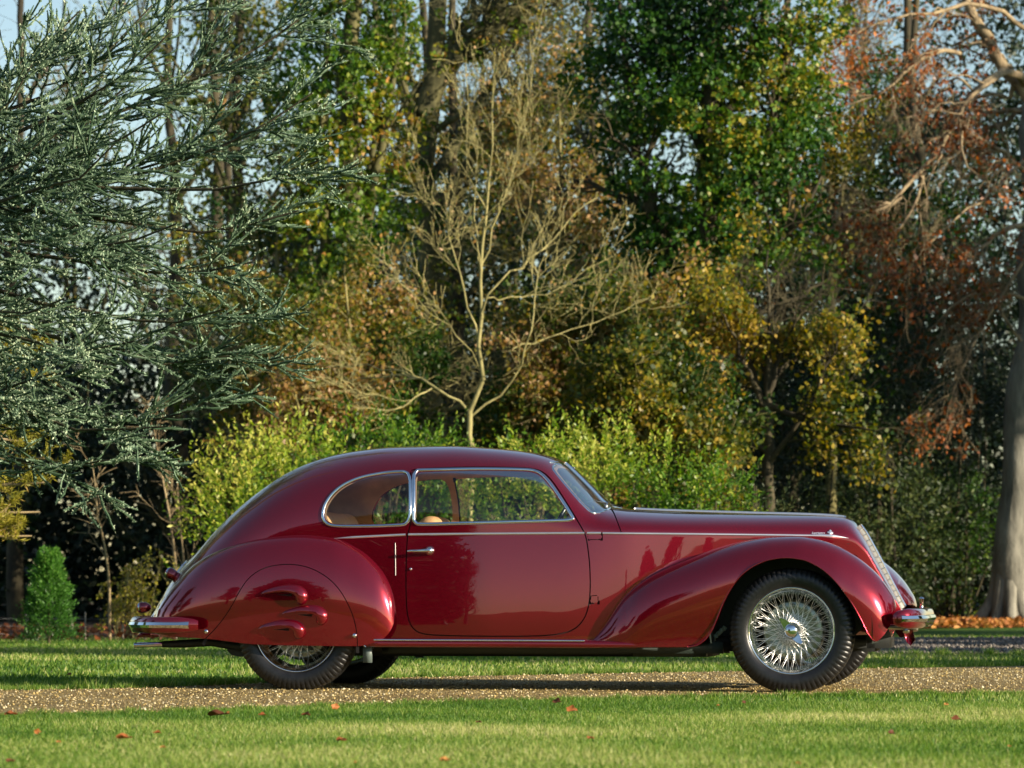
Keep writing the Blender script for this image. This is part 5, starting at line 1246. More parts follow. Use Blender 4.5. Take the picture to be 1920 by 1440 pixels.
def ff_w(u, z):
    u = np.atleast_1d(u); z = np.atleast_1d(z); out = []
    for a, b2 in zip(u, z):
        k = np.argmin(np.abs(FG[:, 0, 0] - a)); c = FG[k]; j = np.argmax(c[:, 1]) if True else 0
        o = np.interp(b2, c[::-1][:, 2], c[::-1][:, 1]) if b2 < c[:, 2].max() else c[:, 1].max()
        out.append(o)
    return np.array(out)
# rolled arch lip
lipu = np.linspace(U(1290, .84), U(1640, .84), 90)
P = np.stack([lipu, FOUT(lipu) - .004, FB(lipu)], 1)
P = resample(P, 160)
s = Side(); s.tube(P, .0045, 6); s.sides("arch_lip", paint)

# --- wheel wells and underside
for (uc, r0, w0, w1, a0, a1, nm) in ((0.0, .485, .30, .82, -10, 190, 'f'), (-WB, .47, .34, .80, -10, 190, 'r')):
    s = Side(); a = np.radians(np.linspace(a0, a1, 40)); Pc = np.stack([uc + r0 * np.cos(a), np.zeros(40), .375 + r0 * .93 * np.sin(a)], 1)
    A = Pc.copy(); A[:, 1] = w0; B_ = Pc.copy(); B_[:, 1] = w1
    s.add(np.stack([A, B_], 1).reshape(-1, 3), grid_faces(40, 2))
    # inner wall
    c = np.array([[uc, w0, .375]]); n0 = s.n
    s.add(np.concatenate([A, c]), np.array([[i, i + 1, 40] for i in range(39)])); s.sides("wheel_well", liner_m)
s = MB()
s.box((U(1020) , 0, .275), (1.12, .60, .03)); s.box((U(1000), 0, .235), (1.0, .30, .03)); s.box((U(560), 0, .33), (.55, .5, .04)); s.box((U(460), 0, .30), (.16, .42, .05))
s.box((U(1480), 0, .30), (.42, .30, .04)); s.box((U(900), .30, .245), (1.25, .035, .04)); s.box((U(900), -.30, .245), (1.25, .035, .04))
s.box((U(700), 0, .27), (.12, .45, .035)); s.box((U(1560), 0, .36), (.3, .25, .10)); s.box((U(1590), 0, .42), (.12, .25, .18))
s.tube([(U(470), .2, .30), (U(600), .22, .23), (U(800), .2, .25), (U(1200), .15, .26)], .035, 8)
s.tube([(-WB, -.62, .375), (-WB, .62, .375)], .04, 10); s.tube([(0, -.62, .375), (0, .62, .375)], .03, 10)
s.build("underbody", blackm, car, smooth=False)
# outer sill skirt under the running board
s = Side()
s.box((U(1040, .7), .70, .268), (1.02, .015, .035)); s.box((U(1250), .60, .235), (.22, .05, .022)); s.box((U(980), .55, .245), (.9, .05, .02))
s.sides("chassis_rail", liner_m, smooth=False)
s = Side(); s.box((U(688, .8), .78, (1300-1228)/316.), (.027, .012, .055)); s.box((U(688, .8), .74, .27), (.02, .05, .012))
s.sides("jacking_bracket", pmat("grey_green_metal", (.10, .13, .12), .5), smooth=False)
# fuel tank hanging by the tail
s = MB(); p = [(430,1206),(432,1220),(440,1228),(455,1231),(490,1231),(490,1206)]
P = np.array([uz(a, b2, .35) for a, b2 in p]); V = np.concatenate([np.stack([P[:, 0], np.full(6, -.42), P[:, 1]], 1), np.stack([P[:, 0], np.full(6, .42), P[:, 1]], 1)])
s.add(V, [[i, (i + 1) % 6, 6 + (i + 1) % 6, 6 + i] for i in range(6)]); s.add(V[:6], [[0, 1, 2, 3], [0, 3, 4, 5]]); s.add(V[6:], [[0, 3, 2, 1], [0, 5, 4, 3]])
s.build("fuel_tank", liner_m, car, smooth=False)
# front suspension arm with ribs, seen in the arch
s = Side(); P = on_body([(1362,1108),(1364,1185)], wf=lambda u, z: np.full(np.shape(u), .45))
s.box((U(1345, .45), .40, .30), (.13, .12, .035)); 
for k in range(4): s.box((U(1318 + 14 * k, .5), .53, .285), (.010, .012, .008))
s.sides("suspension_arm", blackm, smooth=False)
s = Side()
a = np.radians(np.linspace(205, 150, 12)); P = np.stack([-.50 + .0 * a + .02 - .14 * np.cos(a + math.pi) - .02, np.full(12, .56), .30 - .16 * np.sin(a + math.pi) - .02], 1)
for k in range(6):
    t = k / 5; pu, pz = uz(1334 + 24 * t ** 1.2, 1206 - 28 * t ** .8, .6); s.box((pu, .60, pz), (.012, .006, .013), [[math.cos(t), 0, -math.sin(t)], [0, 1, 0], [math.sin(t), 0, math.cos(t)]])
s.sides("brake_cooling_duct", pmat("pale_green_metal", (.25, .33, .27), .5), smooth=False)

# --- running board
rbp = on_body([(676,1206),(760,1206.5),(900,1207),(1000,1207.5),(1090,1208),(1180,1209),(1285,1211)], wf=lambda u, z: np.full(np.shape(u), .80))
rbp = resample(rbp, 120)
k = np.linspace(0, 1, 120)
rr = .0255 * np.clip(np.sqrt(np.clip(1 - ((.018 - k) / .018).clip(0) ** 2, 0, 1)), .15, 1) * np.interp(k, [0, .7, 1], [1, 1, .45])
s = Side()
a = np.linspace(0, 2 * math.pi, 20, endpoint=False)
ww = np.interp(k, [0, .015, .05, .68, 1], [.01, .04, .062, .062, .04])
wc = np.interp(k, [0, .05, .68, 1], [.775, .778, .782, .80])
V = np.stack([np.broadcast_to(rbp[:, 0][:, None], (120, 20)), wc[:, None] + ww[:, None] * np.sign(np.cos(a)) * np.abs(np.cos(a)) ** .8, rbp[:, 2][:, None] + rr[:, None] * np.sign(np.sin(a)) * np.abs(np.sin(a)) ** .7], -1)
s.add(V.reshape(-1, 3), grid_faces(120, 20, True)); s.sides("running_board", paint)
s = Side(); P = np.stack([rbp[:, 0], wc + ww - .004, rbp[:, 2] + rr * .80], 1)[3:84]
e = np.radians(np.linspace(90, 250, 10)); c0 = rbp[4]
endp = np.stack([np.full(10, rbp[3, 0]) + .022 * np.cos(e), np.full(10, wc[6] + ww[6] * .9), rbp[4, 2] + .024 * np.sin(e)], 1)[::-1]
s.tube(np.concatenate([endp, P[2:]]) + np.array([0, .003, .001]), .0062, 8); s.sides("chrome_strip", chrome)

# --- louvre scoops on the spat
def scoop(spine, rad):
    P = on_body(chaikin(spine, 2, closed=False), wf=rf_w); r = np.interp(np.linspace(0, 1, len(P)), np.linspace(0, 1, len(rad)), rad) / 316.
    d = np.concatenate([[0], np.cumsum(np.linalg.norm(np.diff(P, axis=0), axis=1))]); q = np.linspace(0, d[-1], 40)
    r = np.interp(q, d, r); P = np.stack([np.interp(q, d, P[:, k]) for k in range(3)], 1)
    for _ in range(3): r[1:-1] = (r[:-2] + 2 * r[1:-1] + r[2:]) / 4
    N = surf_normal(rf_w, P); T = nrm(np.gradient(P, axis=0)); B = nrm(np.cross(T, N))
    a = np.linspace(0, 2 * math.pi, 20, endpoint=False)
    B = B * np.sign(B[8, 2]); sd = np.cos(a)[None, :] * np.where(np.cos(a)[None, :] < 0, np.interp(np.linspace(0, 1, 40), [0, .5, .72, .85, 1], [.12, .16, .55, .95, 1])[:, None], 1.25)
    V = P[:, None] + N[:, None] * (np.sin(a)[None, :, None] * r[:, None, None] * 1.15) + B[:, None] * (sd[:, :, None] * r[:, None, None])
    return V.reshape(-1, 3), grid_faces(40, 20, True)
for spine in ([(490,1114),(505,1111.5),(525,1109),(545,1109),(560,1112),(565,1119),(562,1127),(558,1130)],
              [(529,1151.5),(545,1149),(565,1146.5),(583,1147),(597,1150),(603,1157),(600,1164),(595,1168)],
              [(485,1179.5),(500,1176.5),(520,1174),(540,1173.5),(556,1177),(561,1184),(557,1191),(553,1194)]):
    s = Side(); s.add(*scoop(spine, [.8, 5.5, 8.6, 10.6, 12.0, 11.6, 9.0, 4]))
    s.sides("louvre_scoop", paint)
    s = Side(); P = on_body([(spine[1][0] + 14, spine[1][1] + 3.6), (spine[3][0] + 2, spine[3][1] + 7)], wf=rf_w)
    s.add(*moulding(None, .016, .004, wf=rf_w, P=P, n=12, taper=([0, 1], [.2, 1]))); s.sides("louvre_slot", seam_m)
for c in ((387, 1184), (674, 1191)):
    P = on_body([c], wf=rf_w if c[0] < 672 else body_w)[0]
    if c[0] > 672: P[1] = .862
    s = Side(); s.lathe([(0, .014), (.008, .013), (.013, .008), (.015, 0)], 16, 'y', P); s.sides("spat_fastener", chrome)

# --- door furniture
P = on_body([(806,1032.5)])[0]
s = Side(); s.lathe([(0, .030), (.012, .028), (.019, .018), (.027, .008), (.029, 0)], 24, 'y', P)
hp = on_body([(806,1032.5),(797,1032.5),(785,1033),(772,1033),(766,1033.5)]); hp[:, 1] += [.022, .030, .036, .036, .034]
s.tube(hp, [.012, .011, .0085, .0075, .004], 10); s.sides("door_handle", chrome)
P = on_body([(770.5,1067)])[0]; s = Side(); s.lathe([(0, .010), (.006, .009), (.0085, .004), (.0095, 0)], 16, 'y', P); s.sides("door_lock", chrome)
P = on_body([(775,1070)])

# --- bonnet centre strip, badge, script
uu = np.linspace(U(1190, .0), U(1586, .0), 100)
s = MB(); P = np.stack([uu, 0 * uu, ZT(uu) + .002], 1); s.tube(P, .009, 8, flat=1.0, ref=(0, 1, 0)); s.build("bonnet_strip", bright, car)
uu = np.linspace(U(560, .0), U(300, 0), 50)
s = MB(); P = np.stack([uu, 0 * uu, ZT(uu) + .001], 1); s.tube(P, .008, 8); s.build("tail_rib", paint, car)
P = on_body([(1556.5,999)])[0]; N = surf_normal(body_w, P[None])[0]
s = MB()
T = np.array([1, 0, 0.]); T = nrm(T - N * (T @ N)); B = np.cross(T, N); B *= np.sign(B[2])
shp = np.array([(0,-.019),(.006,-.010),(.018,-.006),(.018,.003),(.007,.006),(.008,.014),(0,.020),(-.008,.014),(-.007,.006),(-.018,.003),(-.018,-.006),(-.006,-.010)]) * .95
top = P + N * .007 + shp[:, :1] * T + shp[:, 1:] * B; bot = top - N * .008; cc = (P + N * .011)[None]
s.add(np.concatenate([top, bot, cc]), np.array([[i, (i + 1) % 12, 24] for i in range(12)])); s.add(np.concatenate([top, bot]), np.array([[i, 12 + i, 12 + (i + 1) % 12, (i + 1) % 12] for i in range(12)]))
V = np.concatenate(s.V); V[:, 1] *= -1; s.V = [V]; s.build("crest_badge", bright, car, smooth=False)
fc = bpy.data.curves.new("script_lettering", 'FONT'); fc.body = "Superleggera"; fc.size = .018; fc.extrude = .0008; fc.shear = .25; fc.space_character = .88
fo = bpy.data.objects.new("script_lettering", fc); COL.objects.link(fo); fo.parent = car; fc.materials.append(bright)
P = on_body([(1521.5,1001.2),(1550,1001.2)]); d = P[1] - P[0]
Tn = nrm(np.array([d[0], -d[1], d[2]])); Nn = surf_normal(body_w, P[:1])[0] * np.array([1, -1, 1]); Nn = nrm(Nn - Tn * (Nn @ Tn)); Bn = np.cross(Nn, Tn)
fo_m = Matrix(((Tn[0], Bn[0], Nn[0], P[0][0] + Nn[0] * .003), (Tn[1], Bn[1], Nn[1], -P[0][1] + Nn[1] * .003), (Tn[2], Bn[2], Nn[2], P[0][2] + Nn[2] * .003), (0, 0, 0, 1)))
dg = bpy.context.evaluated_depsgraph_get(); fme = bpy.data.meshes.new_from_object(fo.evaluated_get(dg)); fme.name = "script_lettering"; bpy.data.objects.remove(fo)
fo = bpy.data.objects.new("script_lettering", fme); COL.objects.link(fo); fo.parent = car; fo.matrix_local = fo_m
if len(fme.materials) == 0: fme.materials.append(bright)

# --- grille: prow with slats on each side of the centre, chrome surround
gl_px = [(1607,988),(1618,1003),(1634,1032),(1650,1062),(1664,1090),(1677,1115),(1691,1141)]
gu, gz = uz([p[0] for p in gl_px], [p[1] for p in gl_px], 0.0)
Gp = resample(np.stack([gu, gz], 1), 60)
Tg = nrm(np.gradient(Gp, axis=0)); Ng = np.stack([-Tg[:, 1], Tg[:, 0]], 1)       # forward-up normal
wg = np.interp(np.linspace(0, 1, 60), [0, .06, .2, .5, .8, 1], [.02, .055, .085, .095, .08, .055])
gr = MB()
prof = np.linspace(-1, 1, 17)
V = np.stack([np.stack([Gp[:, 0] + Ng[:, 0] * (.022 - .045 * abs(q)) - .0, q * wg, Gp[:, 1] + Ng[:, 1] * (.022 - .045 * abs(q))], 1) for q in prof], 1)
gr.add(V.reshape(-1, 3), grid_faces(60, 17)); grille = gr.build("grille", nickel, car)
s0 = MB()
for i in range(3, 58, 4):
    P = V[i]; s1_ = MB(); s1_.tube(P + np.array([Ng[i, 0], 0, Ng[i, 1]]) * .003, .0035, 6); s1_.build("grille_slat", satin, grille)
for sg in (-1, 1):
    P = V[:, 8 + sg * 8]; s0.tube(P, .009, 8)
s0.tube(V[:, 8] + .004, .006, 8)
s0.build("grille_surround", chrome, grille)
# nose bright cap running from the bonnet strip into the surround
uu = np.linspace(U(1572, 0), U(1607, 0), 20); s = MB()
cap = []
for u in uu:
    h = np.interp(u, [uu[0], uu[-1]], [.010, .06]); w = np.linspace(-1, 1, 9) * h
    cap.append(np.stack([np.full(9, u), w, ZT(u) - (w / max(float(WBELT(u)), .1)) ** 2 * .12 + .003], 1))
s.add(np.concatenate(cap), grid_faces(20, 9)); s.build("nose_cap", chrome, car)
# low side grille on each side between prow and fender
s = Side()
ql = [(1650,1045),(1662,1062),(1673,1090),(1680,1116)]
for k_, (w0_, w1_) in enumerate(((.17, .36),)):
    a_u, a_z = uz([1640,1652,1664,1672], [1044,1066,1092,1118], -.27)
    Q = resample(np.stack([a_u, a_z], 1), 24); t = np.linspace(0, 1, 24); hw = .095 * np.sin(np.pi * np.clip(t * .9 + .08, 0, 1)) ** .6
    Vv = np.stack([np.stack([Q[:, 0] - .10 - .02 * abs(q) ** 2, .27 + q * hw, Q[:, 1] - .03 - .01 * q * q], 1) for q in np.linspace(-1, 1, 9)], 1)
    s.add(Vv.reshape(-1, 3), grid_faces(24, 9))
s.sides("side_grille", nickel)
# front apron below the bumper
s = MB()
ap = []
for v in np.linspace(-.62, .62, 41):
    k = 1 - (abs(v) / .62) ** 2
    u0_ = U(1628, .0) + .16 * k; zt_ = .50; zb_ = .345 - .05 * max(0, 1 - ((abs(v)) / .12) ** 2) + .0 * k
    ap.append(np.array([[u0_ - .05 * (1 - k), v, zt_], [u0_ + .02, v, .43], [u0_ + .01, v, .38], [u0_ - .03, v, zb_]]))
s.add(np.concatenate(ap), grid_faces(41, 4)); s.build("front_apron", paint, car)
s = MB()
tu, tz = uz([1693,1712,1716,1708,1700], [1180,1180,1200,1211,1203], -.25)
for v in (.22, .235): s.V.append(np.stack([tu, np.full(5, v), tz], 1))
s.n = 10; s.F4.append(np.array([[i, (i + 1) % 5, 5 + (i + 1) % 5, 5 + i] for i in range(5)])); s.F3.append(np.array([[0, 1, 2], [0, 2, 3], [0, 3, 4], [5, 7, 6], [5, 8, 7], [5, 9, 8]]))
s.build("apron_tip", paint, car, smooth=False)

# --- bumpers
def bumper(path, hz, name, strip_h, thick=.035):
    P = resample(chaikin(path, 3, closed=False), 90); T = nrm(np.gradient(P, axis=0)); N = np.cross(T, [0, 0, 1.]); N = nrm(N)
    c = P.mean(0); 
    if ((P - c) * N).sum() < 0: N = -N
    a = np.linspace(-math.pi / 2, math.pi / 2, 13)
    sc = np.clip(np.minimum(np.arange(90), np.arange(90)[::-1]) / 5., 0, 1) ** .5 * .45 + .55
    ring = P[:, None] + N[:, None] * (np.cos(a) ** .8 * thick)[None, :, None] * sc[:, None, None] + np.array([0, 0, 1.])[None, None] * (np.sin(a) * hz)[None, :, None] * sc[:, None, None]
    m = MB(); m.add(ring.reshape(-1, 3), grid_faces(90, 13)); back = ring[:, [0, 12]] ; m.add(back.reshape(-1, 3), grid_faces(90, 2))
    for e in (0, 89): 
        m.add(np.concatenate([ring[e], P[e][None]]), np.array([[i, i + 1, 13] for i in range(12)]))
    o = m.build(name, paint, car)
    sp = P[2:-2] ; sn = N[2:-2]; m = MB()
    pr = np.array([(.8, -1), (1.12, -.75), (1.36, 0), (1.12, .75), (.8, 1)])
    ring = sp[:, None] + sn[:, None] * (pr[:, 0] * thick)[None, :, None] + np.array([0, 0, 1.])[None, None] * (pr[:, 1] * strip_h)[None, :, None]
    m.add(ring.reshape(-1, 3), grid_faces(len(sp), 5))
    for e in (0, len(sp) - 1): m.add(ring[e], [[0, 1, 2, 4]]); m.add(ring[e], [[2, 3, 4]])
    st = m.build("chrome_strip", chrome, o, smooth=False)
    autosmooth(st, 25)
    return o
zc = float(uz(300, 1172, .85)[1])
bu = lambda px, w: U(px, w)
rear_path = np.array([(bu(372, .86), -.86, zc), (bu(330, .87), -.87, zc), (bu(290, .85), -.85, zc), (bu(268, .78), -.78, zc), (bu(256, .66), -.66, zc), (bu(250, .50), -.50, zc - .0), (bu(250, .5) - .04, -.2, zc), (bu(250, .5) - .05, 0, zc)])
rear_path = np.concatenate([rear_path, (rear_path[:-1] * np.array([1, -1, 1]))[::-1]])
bumper(rear_path, .050, "rear_bumper", .021, .028)
zc = float(uz(1700, 1160, .7)[1])
front_path = np.array([(bu(1676, .80), -.80, zc), (bu(1690, .81), -.81, zc), (bu(1709, .74), -.74, zc), (bu(1721, .58), -.58, zc), (bu(1727, .40), -.40, zc), (bu(1730, .2), -.2, zc), (bu(1733, 0), 0, zc)])
front_path = np.concatenate([front_path, (front_path[:-1] * np.array([1, -1, 1]))[::-1]])
bumper(front_path, .060, "front_bumper", .022)
s = MB(); p_ = uz(1728, 1142, -.45); s.tube([(p_[0], .45, p_[1] - .02), (p_[0], .45, p_[1] + .065)], .013, 12); s.lathe([(0, .012), (.012, .008), (.017, 0)], 12, 'z', (p_[0], .45, p_[1] + .065)); s.build("overrider", chrome, car)
for w_ in (.42, -.42):
    s = MB()
    s.tube([(bu(1700, .4) - .25, w_, zc - .05), (bu(1700, .4), w_, zc - .055)], .016, 10)
    s.lathe([(0, .03), (.012, .028), (.018, .01), (.012, -.01)], 12, 'x', (bu(1700, .4) - .01, w_, zc - .075))
    s.build("bumper_bracket", satin, car)
for w_ in (.45, -.45): s = MB(); s.tube([(bu(300, .4), w_, .40), (bu(270, .4), w_, .41)], .02, 8); s.build("rear_bumper_bracket", satin, car)
# exhaust
s = MB()
for w_, dz_ in ((-.50, 0), (-.44, .002)):
    e0 = uz(252, 1210, -w_); e1 = uz(305, 1208, -w_); s.tube([(e0[0], w_, e0[1] + dz_), (e1[0], w_, e1[1] + dz_)], .0155, 14, caps=False)
s.build("exhaust_tip", chrome, car)
s = MB(); e1 = uz(303, 1208, .48); e2 = uz(345, 1207, .48); e3 = uz(395, 1204, .48); e4 = uz(460, 1215, .48)
s.tube([(e1[0], -.47, e1[1]), (e2[0], -.47, e2[1]), (e3[0], -.46, e3[1]), (e4[0], -.42, e4[1])], [.02, .026, .026, .03], 12)
s.tube([(uz(253, 1210, .5)[0], -.50, e1[1] - .002), (uz(256, 1210, .5)[0], -.50, e1[1] - .002)], .0135, 10)
s.build("exhaust_pipe", blackm, car)
# tail lamps, filler cap
def pod(px, py, w_, ax, r, L, name, face):
    u_, z_ = uz(px, py, w_); ax = nrm(np.array(ax, float)); s = MB()
    Pp = np.array([u_, -w_, z_]); q = np.linspace(0, 1, 12)
    rad = r * np.interp(q, [0, .08, .25, .6, .85, 1], [.72, .93, 1, .92, .62, .25])
    s.tube(Pp[None] - ax * L * (q[:, None] - .35), rad, 20, ref=(0, 1, 0)); o = s.build(name, paint, car)
    s = MB(); f0 = Pp + ax * L * .35; s.tube([f0 - ax * .003, f0 + ax * .003, f0 + ax * .010], [r * .78, r * .74, r * .35], 20, ref=(0, 1, 0)); s.build("lamp_lens", face, o)
    s = MB(); s.tube([f0 - ax * .012, f0 + ax * .002], [r * .97, r * .80], 20, caps=False, ref=(0, 1, 0)); s.build("lamp_rim", chrome, o)
pod(321, 1076, .30, (-1, 0, .55), .037, .085, "reversing_lamp", redlens)
pod(268, 1139, .55, (-1, -.15, -.05), .035, .078, "tail_lamp", redlens)
s = MB()
u_, z_ = uz(368, 1056, .12); s.tube([(u_, -.12, z_ - .03), (u_ - .012, -.12, z_ + .012)], .026, 20); s.build("filler_neck", redlens, car)
s = MB(); d_ = np.array([-.012, 0, .042]); d_ = d_ / np.linalg.norm(d_); c_ = np.array([u_ - .014, -.12, z_ + .014]); s.tube([c_, c_ + d_ * .012, c_ + d_ * .018], [.034, .034, .024], 20)
s.tube([c_ + np.array([-.02, 0, .003]), c_ + np.array([-.085, 0, -.028])], [.006, .003], 8); s.build("filler_cap", chrome, car)
s = MB(); P = []
for t in np.linspace(0, 1, 12):
    uu_ = U(352 - 20 * t, .1); P.append((uu_, -.10, float(ZT(uu_)) - .006 + .012))
s.tube(P, .010, 8, flat=1.6); s.build("boot_hinge", satin, car)

# --- windscreen posts, wipers, mirror
uu = np.linspace(U(1059, 0), U(1139, 0), 30); s = MB(); s.tube(np.stack([uu, 0 * uu, ZT(uu) + .002], 1), .009, 8, ref=(0, 1, 0)); s.build("windscreen_pillar", chrome, car)
s = MB(); a0 = uz(1137, 953, .22); a1 = uz(1133, 945, .20); 
piv = np.array([a0[0], -.22, a0[1] - .004])
s.tube([piv - (0, 0, .02), piv + (0, 0, .02), piv + (.0, .0, .036)], [.012, .009, .010], 12); s.build("wiper_pivot", chrome, car)
q1 = uz(1096, 943, .42); s = MB(); s.tube([piv + (0, 0, .034), (piv[0] - .06, -.32, piv[2] + .05), (q1[0], -.42, q1[1])], [.005, .0035, .003], 8); s.build("wiper_arm", blackm, car)
q2 = uz(1086, 941, .56); q3 = uz(1111, 951, .30); s = MB(); s.box((0, 0, 0), (0, 0, 0)); s = MB()
s.tube([(q2[0], -.56, q2[1]), (q1[0], -.44, q1[1] - .004), (q3[0], -.33, q3[1] - .002)], [.004, .006, .005], 6); s.build("wiper_blade", blackm, car)
s = MB(); p2 = uz(1163, 949, -.25); s.tube([(p2[0], .25, p2[1] - .03), (p2[0], .25, p2[1])], .009, 10); s.tube([(p2[0], .25, p2[1]), (p2[0] - .06, .24, p2[1] + .012), (p2[0] - .12, .15, p2[1] + .01)], .0035, 6); s.build("wiper_arm", blackm, car)
s = MB(); mu, mz = uz(1047, 886, .0); s.box((mu - .01, 0, mz), (.008, .09, .026)); s.tube([(mu, 0, mz), (mu + .012, 0, mz + .05)], .004, 6); s.build("rear_view_mirror", chrome, car, smooth=False)

# --- cabin
def cushion(name, c, h, mat, rot=0.0, r=.06):
    bmq = bmesh.new(); bmesh.ops.create_cube(bmq, size=2)
    for v in bmq.verts: v.co = Vector((v.co.x * h[0], v.co.y * h[1], v.co.z * h[2]))
    bmesh.ops.bevel(bmq, geom=list(bmq.edges), offset=min(r, min(h) * .95), segments=5, affect='EDGES', profile=.5)
    me = bpy.data.meshes.new(name); bmq.to_mesh(me); bmq.free(); o = link(name, me, mat, car); o.location = c; o.rotation_euler = (0, rot, 0)
    me.polygons.foreach_set('use_smooth', np.ones(len(me.polygons), bool)); return o
for v in (-.33, .33):
    zt_ = float(uz(825, 971 if v < 0 else 978, .33)[1])
    cushion("seat_back", (U(825, -v), v, zt_ - .26), (.075, .23, .27), tan, -.16, .07)
    cushion("seat_cushion", (U(905, -v), v, .55), (.25, .24, .08), tan, .05, .06)
zt_ = float(uz(640, 960, .3)[1])
cushion("rear_seat_back", (U(628, .0), 0, zt_ - .27), (.09, .58, .28), tan, -.25, .08)
cushion("rear_seat_cushion", (U(700, .0), 0, .56), (.22, .56, .09), tan, .05, .07)
cushion("parcel_shelf", (U(560, 0), 0, zt_ - .05), (.20, .55, .02), cloth, 0, .015)
cushion("dashboard", (U(1105, 0), 0, 1.0), (.035, .60, .075), paint, 0, .03)
s = MB(); a = np.linspace(0, 2 * math.pi, 49); cu, cz = uz(1052, 976, -.30)
tl = math.radians(62); R_ = .205
ring = np.stack([cu + R_ * np.sin(a) * math.cos(tl) , .30 + R_ * np.cos(a) , cz - .03 + R_ * np.sin(a) * math.sin(tl)], 1)
s.tube(ring, .011, 8, caps=False); s.tube([(cu, .30, cz - .03), (cu + .30, .30, cz - .16)], .018, 8)
for k in range(3):
    an = k * 2.094 + .5; s.tube([(cu, .30, cz - .03), (cu + R_ * math.sin(an) * math.cos(tl), .30 + R_ * math.cos(an), cz - .03 + R_ * math.sin(an) * math.sin(tl))], .006, 6)
s.build("steering_wheel", pmat("dark_blue_bakelite", (.02, .03, .045), .25), car)
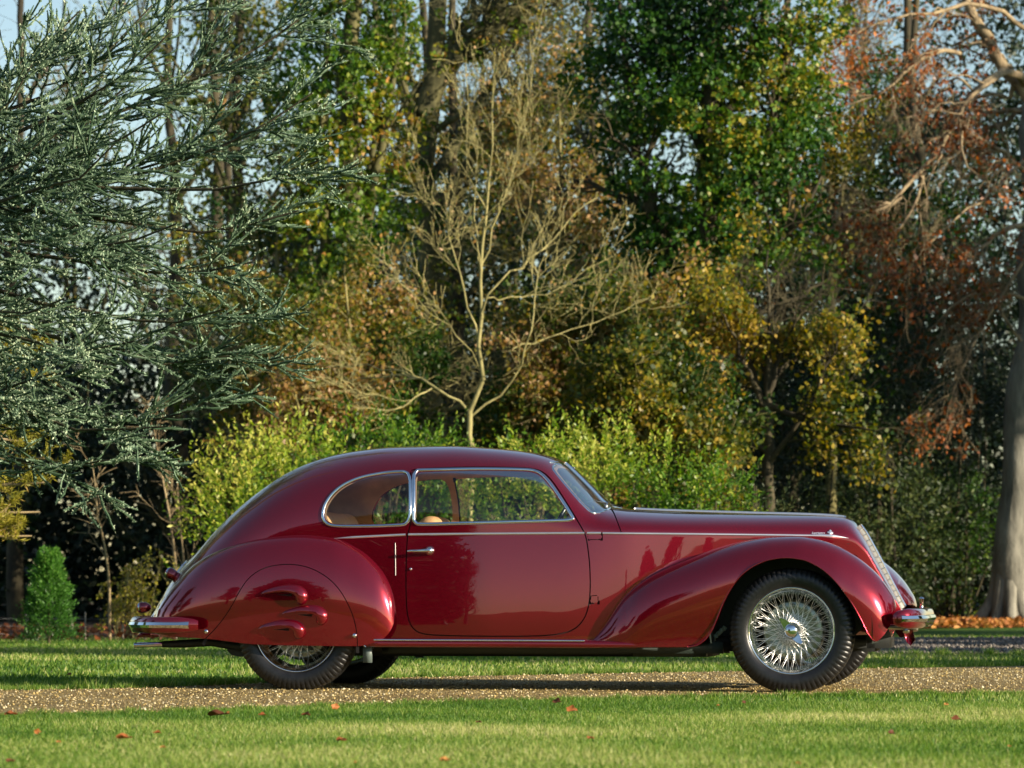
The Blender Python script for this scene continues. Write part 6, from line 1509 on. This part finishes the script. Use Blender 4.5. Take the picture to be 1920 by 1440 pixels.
# --- wheels
def build_wheel_meshes():
    m = {}
    NS = 360; R0 = .372
    prof = np.array([(.252, .056), (.256, .070), (.268, .079), (.290, .0865), (.312, .088), (.330, .085), (.345, .0795), (.356, .073), (.3655, .064), (.3715, .052), (.3735, .036), (.366, .033), (.3735, .030), (.3745, .012), (.367, .009), (.367, -.009), (.3745, -.012), (.3735, -.030), (.366, -.033), (.3735, -.036), (.3715, -.052), (.3655, -.064), (.356, -.073), (.345, -.0795), (.33, -.085), (.312, -.088), (.290, -.0865), (.268, -.079), (.252, -.056)])
    a = np.arange(NS) * 2 * math.pi / NS
    r = np.broadcast_to(prof[:, 0], (NS, len(prof))).copy(); h = np.broadcast_to(prof[:, 1], (NS, len(prof))).copy()
    groove = (np.arange(NS) % 5 == 0)
    idx = np.where((prof[:, 0] > .338) & (np.abs(prof[:, 1]) > .034))[0]
    for i in idx:
        r[groove, i] -= .0085; h[groove, i] -= np.sign(prof[i, 1]) * .0045
    # small raised dashes on the sidewall
    dash = ((np.arange(NS) % 5) > 1)
    k = 5; h[dash, k] += .0022; h[dash, len(prof) - 1 - k] -= 0.0015
    V = np.stack([r * np.cos(a)[:, None], h, r * np.sin(a)[:, None]], -1)
    F = grid_faces(NS + 1, len(prof)) % (NS * len(prof))
    V = V.reshape(-1, 3)
    V[:, 2] = np.maximum(V[:, 2], -.3705)     # flat on the ground
    m['tyre'] = mesh_np("tyre", V, F, True)
    b_ = MB(); b_.lathe([(.262, .052), (.262, .066), (.258, .071), (.252, .070), (.247, .062), (.244, .052), (.236, .044), (.230, .030), (.226, .015), (.218, .008), (.218, -.03), (.232, -.045), (.252, -.06)], 96)
    m['rim'] = b_.mesh("rim")
    b_ = MB()
    b_.lathe([(.0, .055), (.03, .054), (.040, .048), (.044, .035), (.052, .030), (.054, .024), (.042, .018), (.040, -.02), (.062, -.026), (.064, -.034), (.03, -.04)], 40)
    m['hub'] = b_.mesh("hub")
    b_ = MB(); b_.lathe([(0, .103), (.012, .102), (.022, .098), (.029, .090), (.033, .078), (.034, .066), (.038, .058), (.040, .048)], 32)
    m['knock_off_cap'] = b_.mesh("knock_off_cap")
    b_ = MB()
    for sg in (1, -1):
        P = np.array([[.030, .075], [.072, .084]])
        V = np.array([(.020, .062, -.020), (.020, .062, .020), (.052, .072, .014), (.071, .084, .003), (.071, .084, -.006), (.052, .072, -.012), (.020, .074, -.020), (.020, .074, .020), (.052, .082, .014), (.071, .092, .003), (.071, .092, -.006), (.052, .082, -.012)], float)
        V[:, 0] *= sg; V[:, 2] *= sg
        b_.add(V, [[6, 7, 8, 11], [8, 9, 10, 11], [0, 5, 2, 1], [2, 5, 4, 3]]); b_.add(V, [[i, (i + 1) % 6, 6 + (i + 1) % 6, 6 + i] for i in range(6)])
    m['wing_nut'] = b_.mesh("wing_nut", False)
    b_ = MB(); b_.lathe([(.0, -.03), (.09, -.032), (.115, -.040), (.128, -.030), (.168, -.038), (.182, -.045), (.186, -.06), (.186, -.12), (0, -.12)], 64)
    for k in range(12):
        an = k * math.pi / 6; b_.lathe([(0, -.028), (.012, -.029), (.014, -.034), (.0145, -.04)], 14, 'y', (.148 * math.cos(an), 0.0, .148 * math.sin(an)))
    m['brake_drum'] = b_.mesh("brake_drum")
    def spoke(p, q, r):
        t = MB(); t.tube([p, q], [r, r], 5); p = np.array(p); q = np.array(q); d = (q - p) / np.linalg.norm(q - p); return t.mesh("spoke")
    c, s_ = math.cos, math.sin
    def pt(rr, an, y): return (rr * c(an), y, rr * s_(an))
    A = math.radians
    m['spokes'] = [spoke(pt(.052, A(-54), .027), pt(.226, A(0), .020), 0.0015), spoke(pt(.052, A(56), .027), pt(.226, A(5), .012), 0.0015),
                   spoke(pt(.058, A(-30), -.029), pt(.232, A(2.5), .034), 0.0015), spoke(pt(.058, A(34), -.029), pt(.226, A(8.5), .004), 0.0015)]
    return m
WM = build_wheel_meshes()
spokem = pmat("spoke_chrome", (.95, .95, .93), .38, 1.0)
wheel_specs = ((0.0, -.716, 24), (-WB, -.690, 20), (0.0, .716, 14), (-WB, .690, 14))
for (u_, v_, rot) in wheel_specs:
    wh = bpy.data.objects.new("wheel", None); COL.objects.link(wh); wh.parent = car
    wh.location = (u_, v_, .371); wh.rotation_euler = (0, 0, math.pi if v_ < 0 else 0)
    link("tyre", WM['tyre'], rubber, wh); link("rim", WM['rim'], chrome, wh); link("hub", WM['hub'], chrome, wh)
    k_ = link("knock_off_cap", WM['knock_off_cap'], chrome, wh); nut = link("wing_nut", WM['wing_nut'], chrome, wh)
    nut.rotation_euler = (0, math.radians(-50 if v_ < 0 else 30), 0)
    k_.scale = (1.3, 1, 1.3); nut.scale = (1.38, 1.05, 1.38)
    link("brake_drum", WM['brake_drum'], drumm, wh)
    for j in range(rot):
        for q, sm in enumerate(WM['spokes']):
            if len(sm.materials) == 0: sm.materials.append(spokem)
            o = bpy.data.objects.new("spoke", sm); COL.objects.link(o); o.parent = wh
            o.rotation_euler = (0, 2 * math.pi * j / rot, 0)
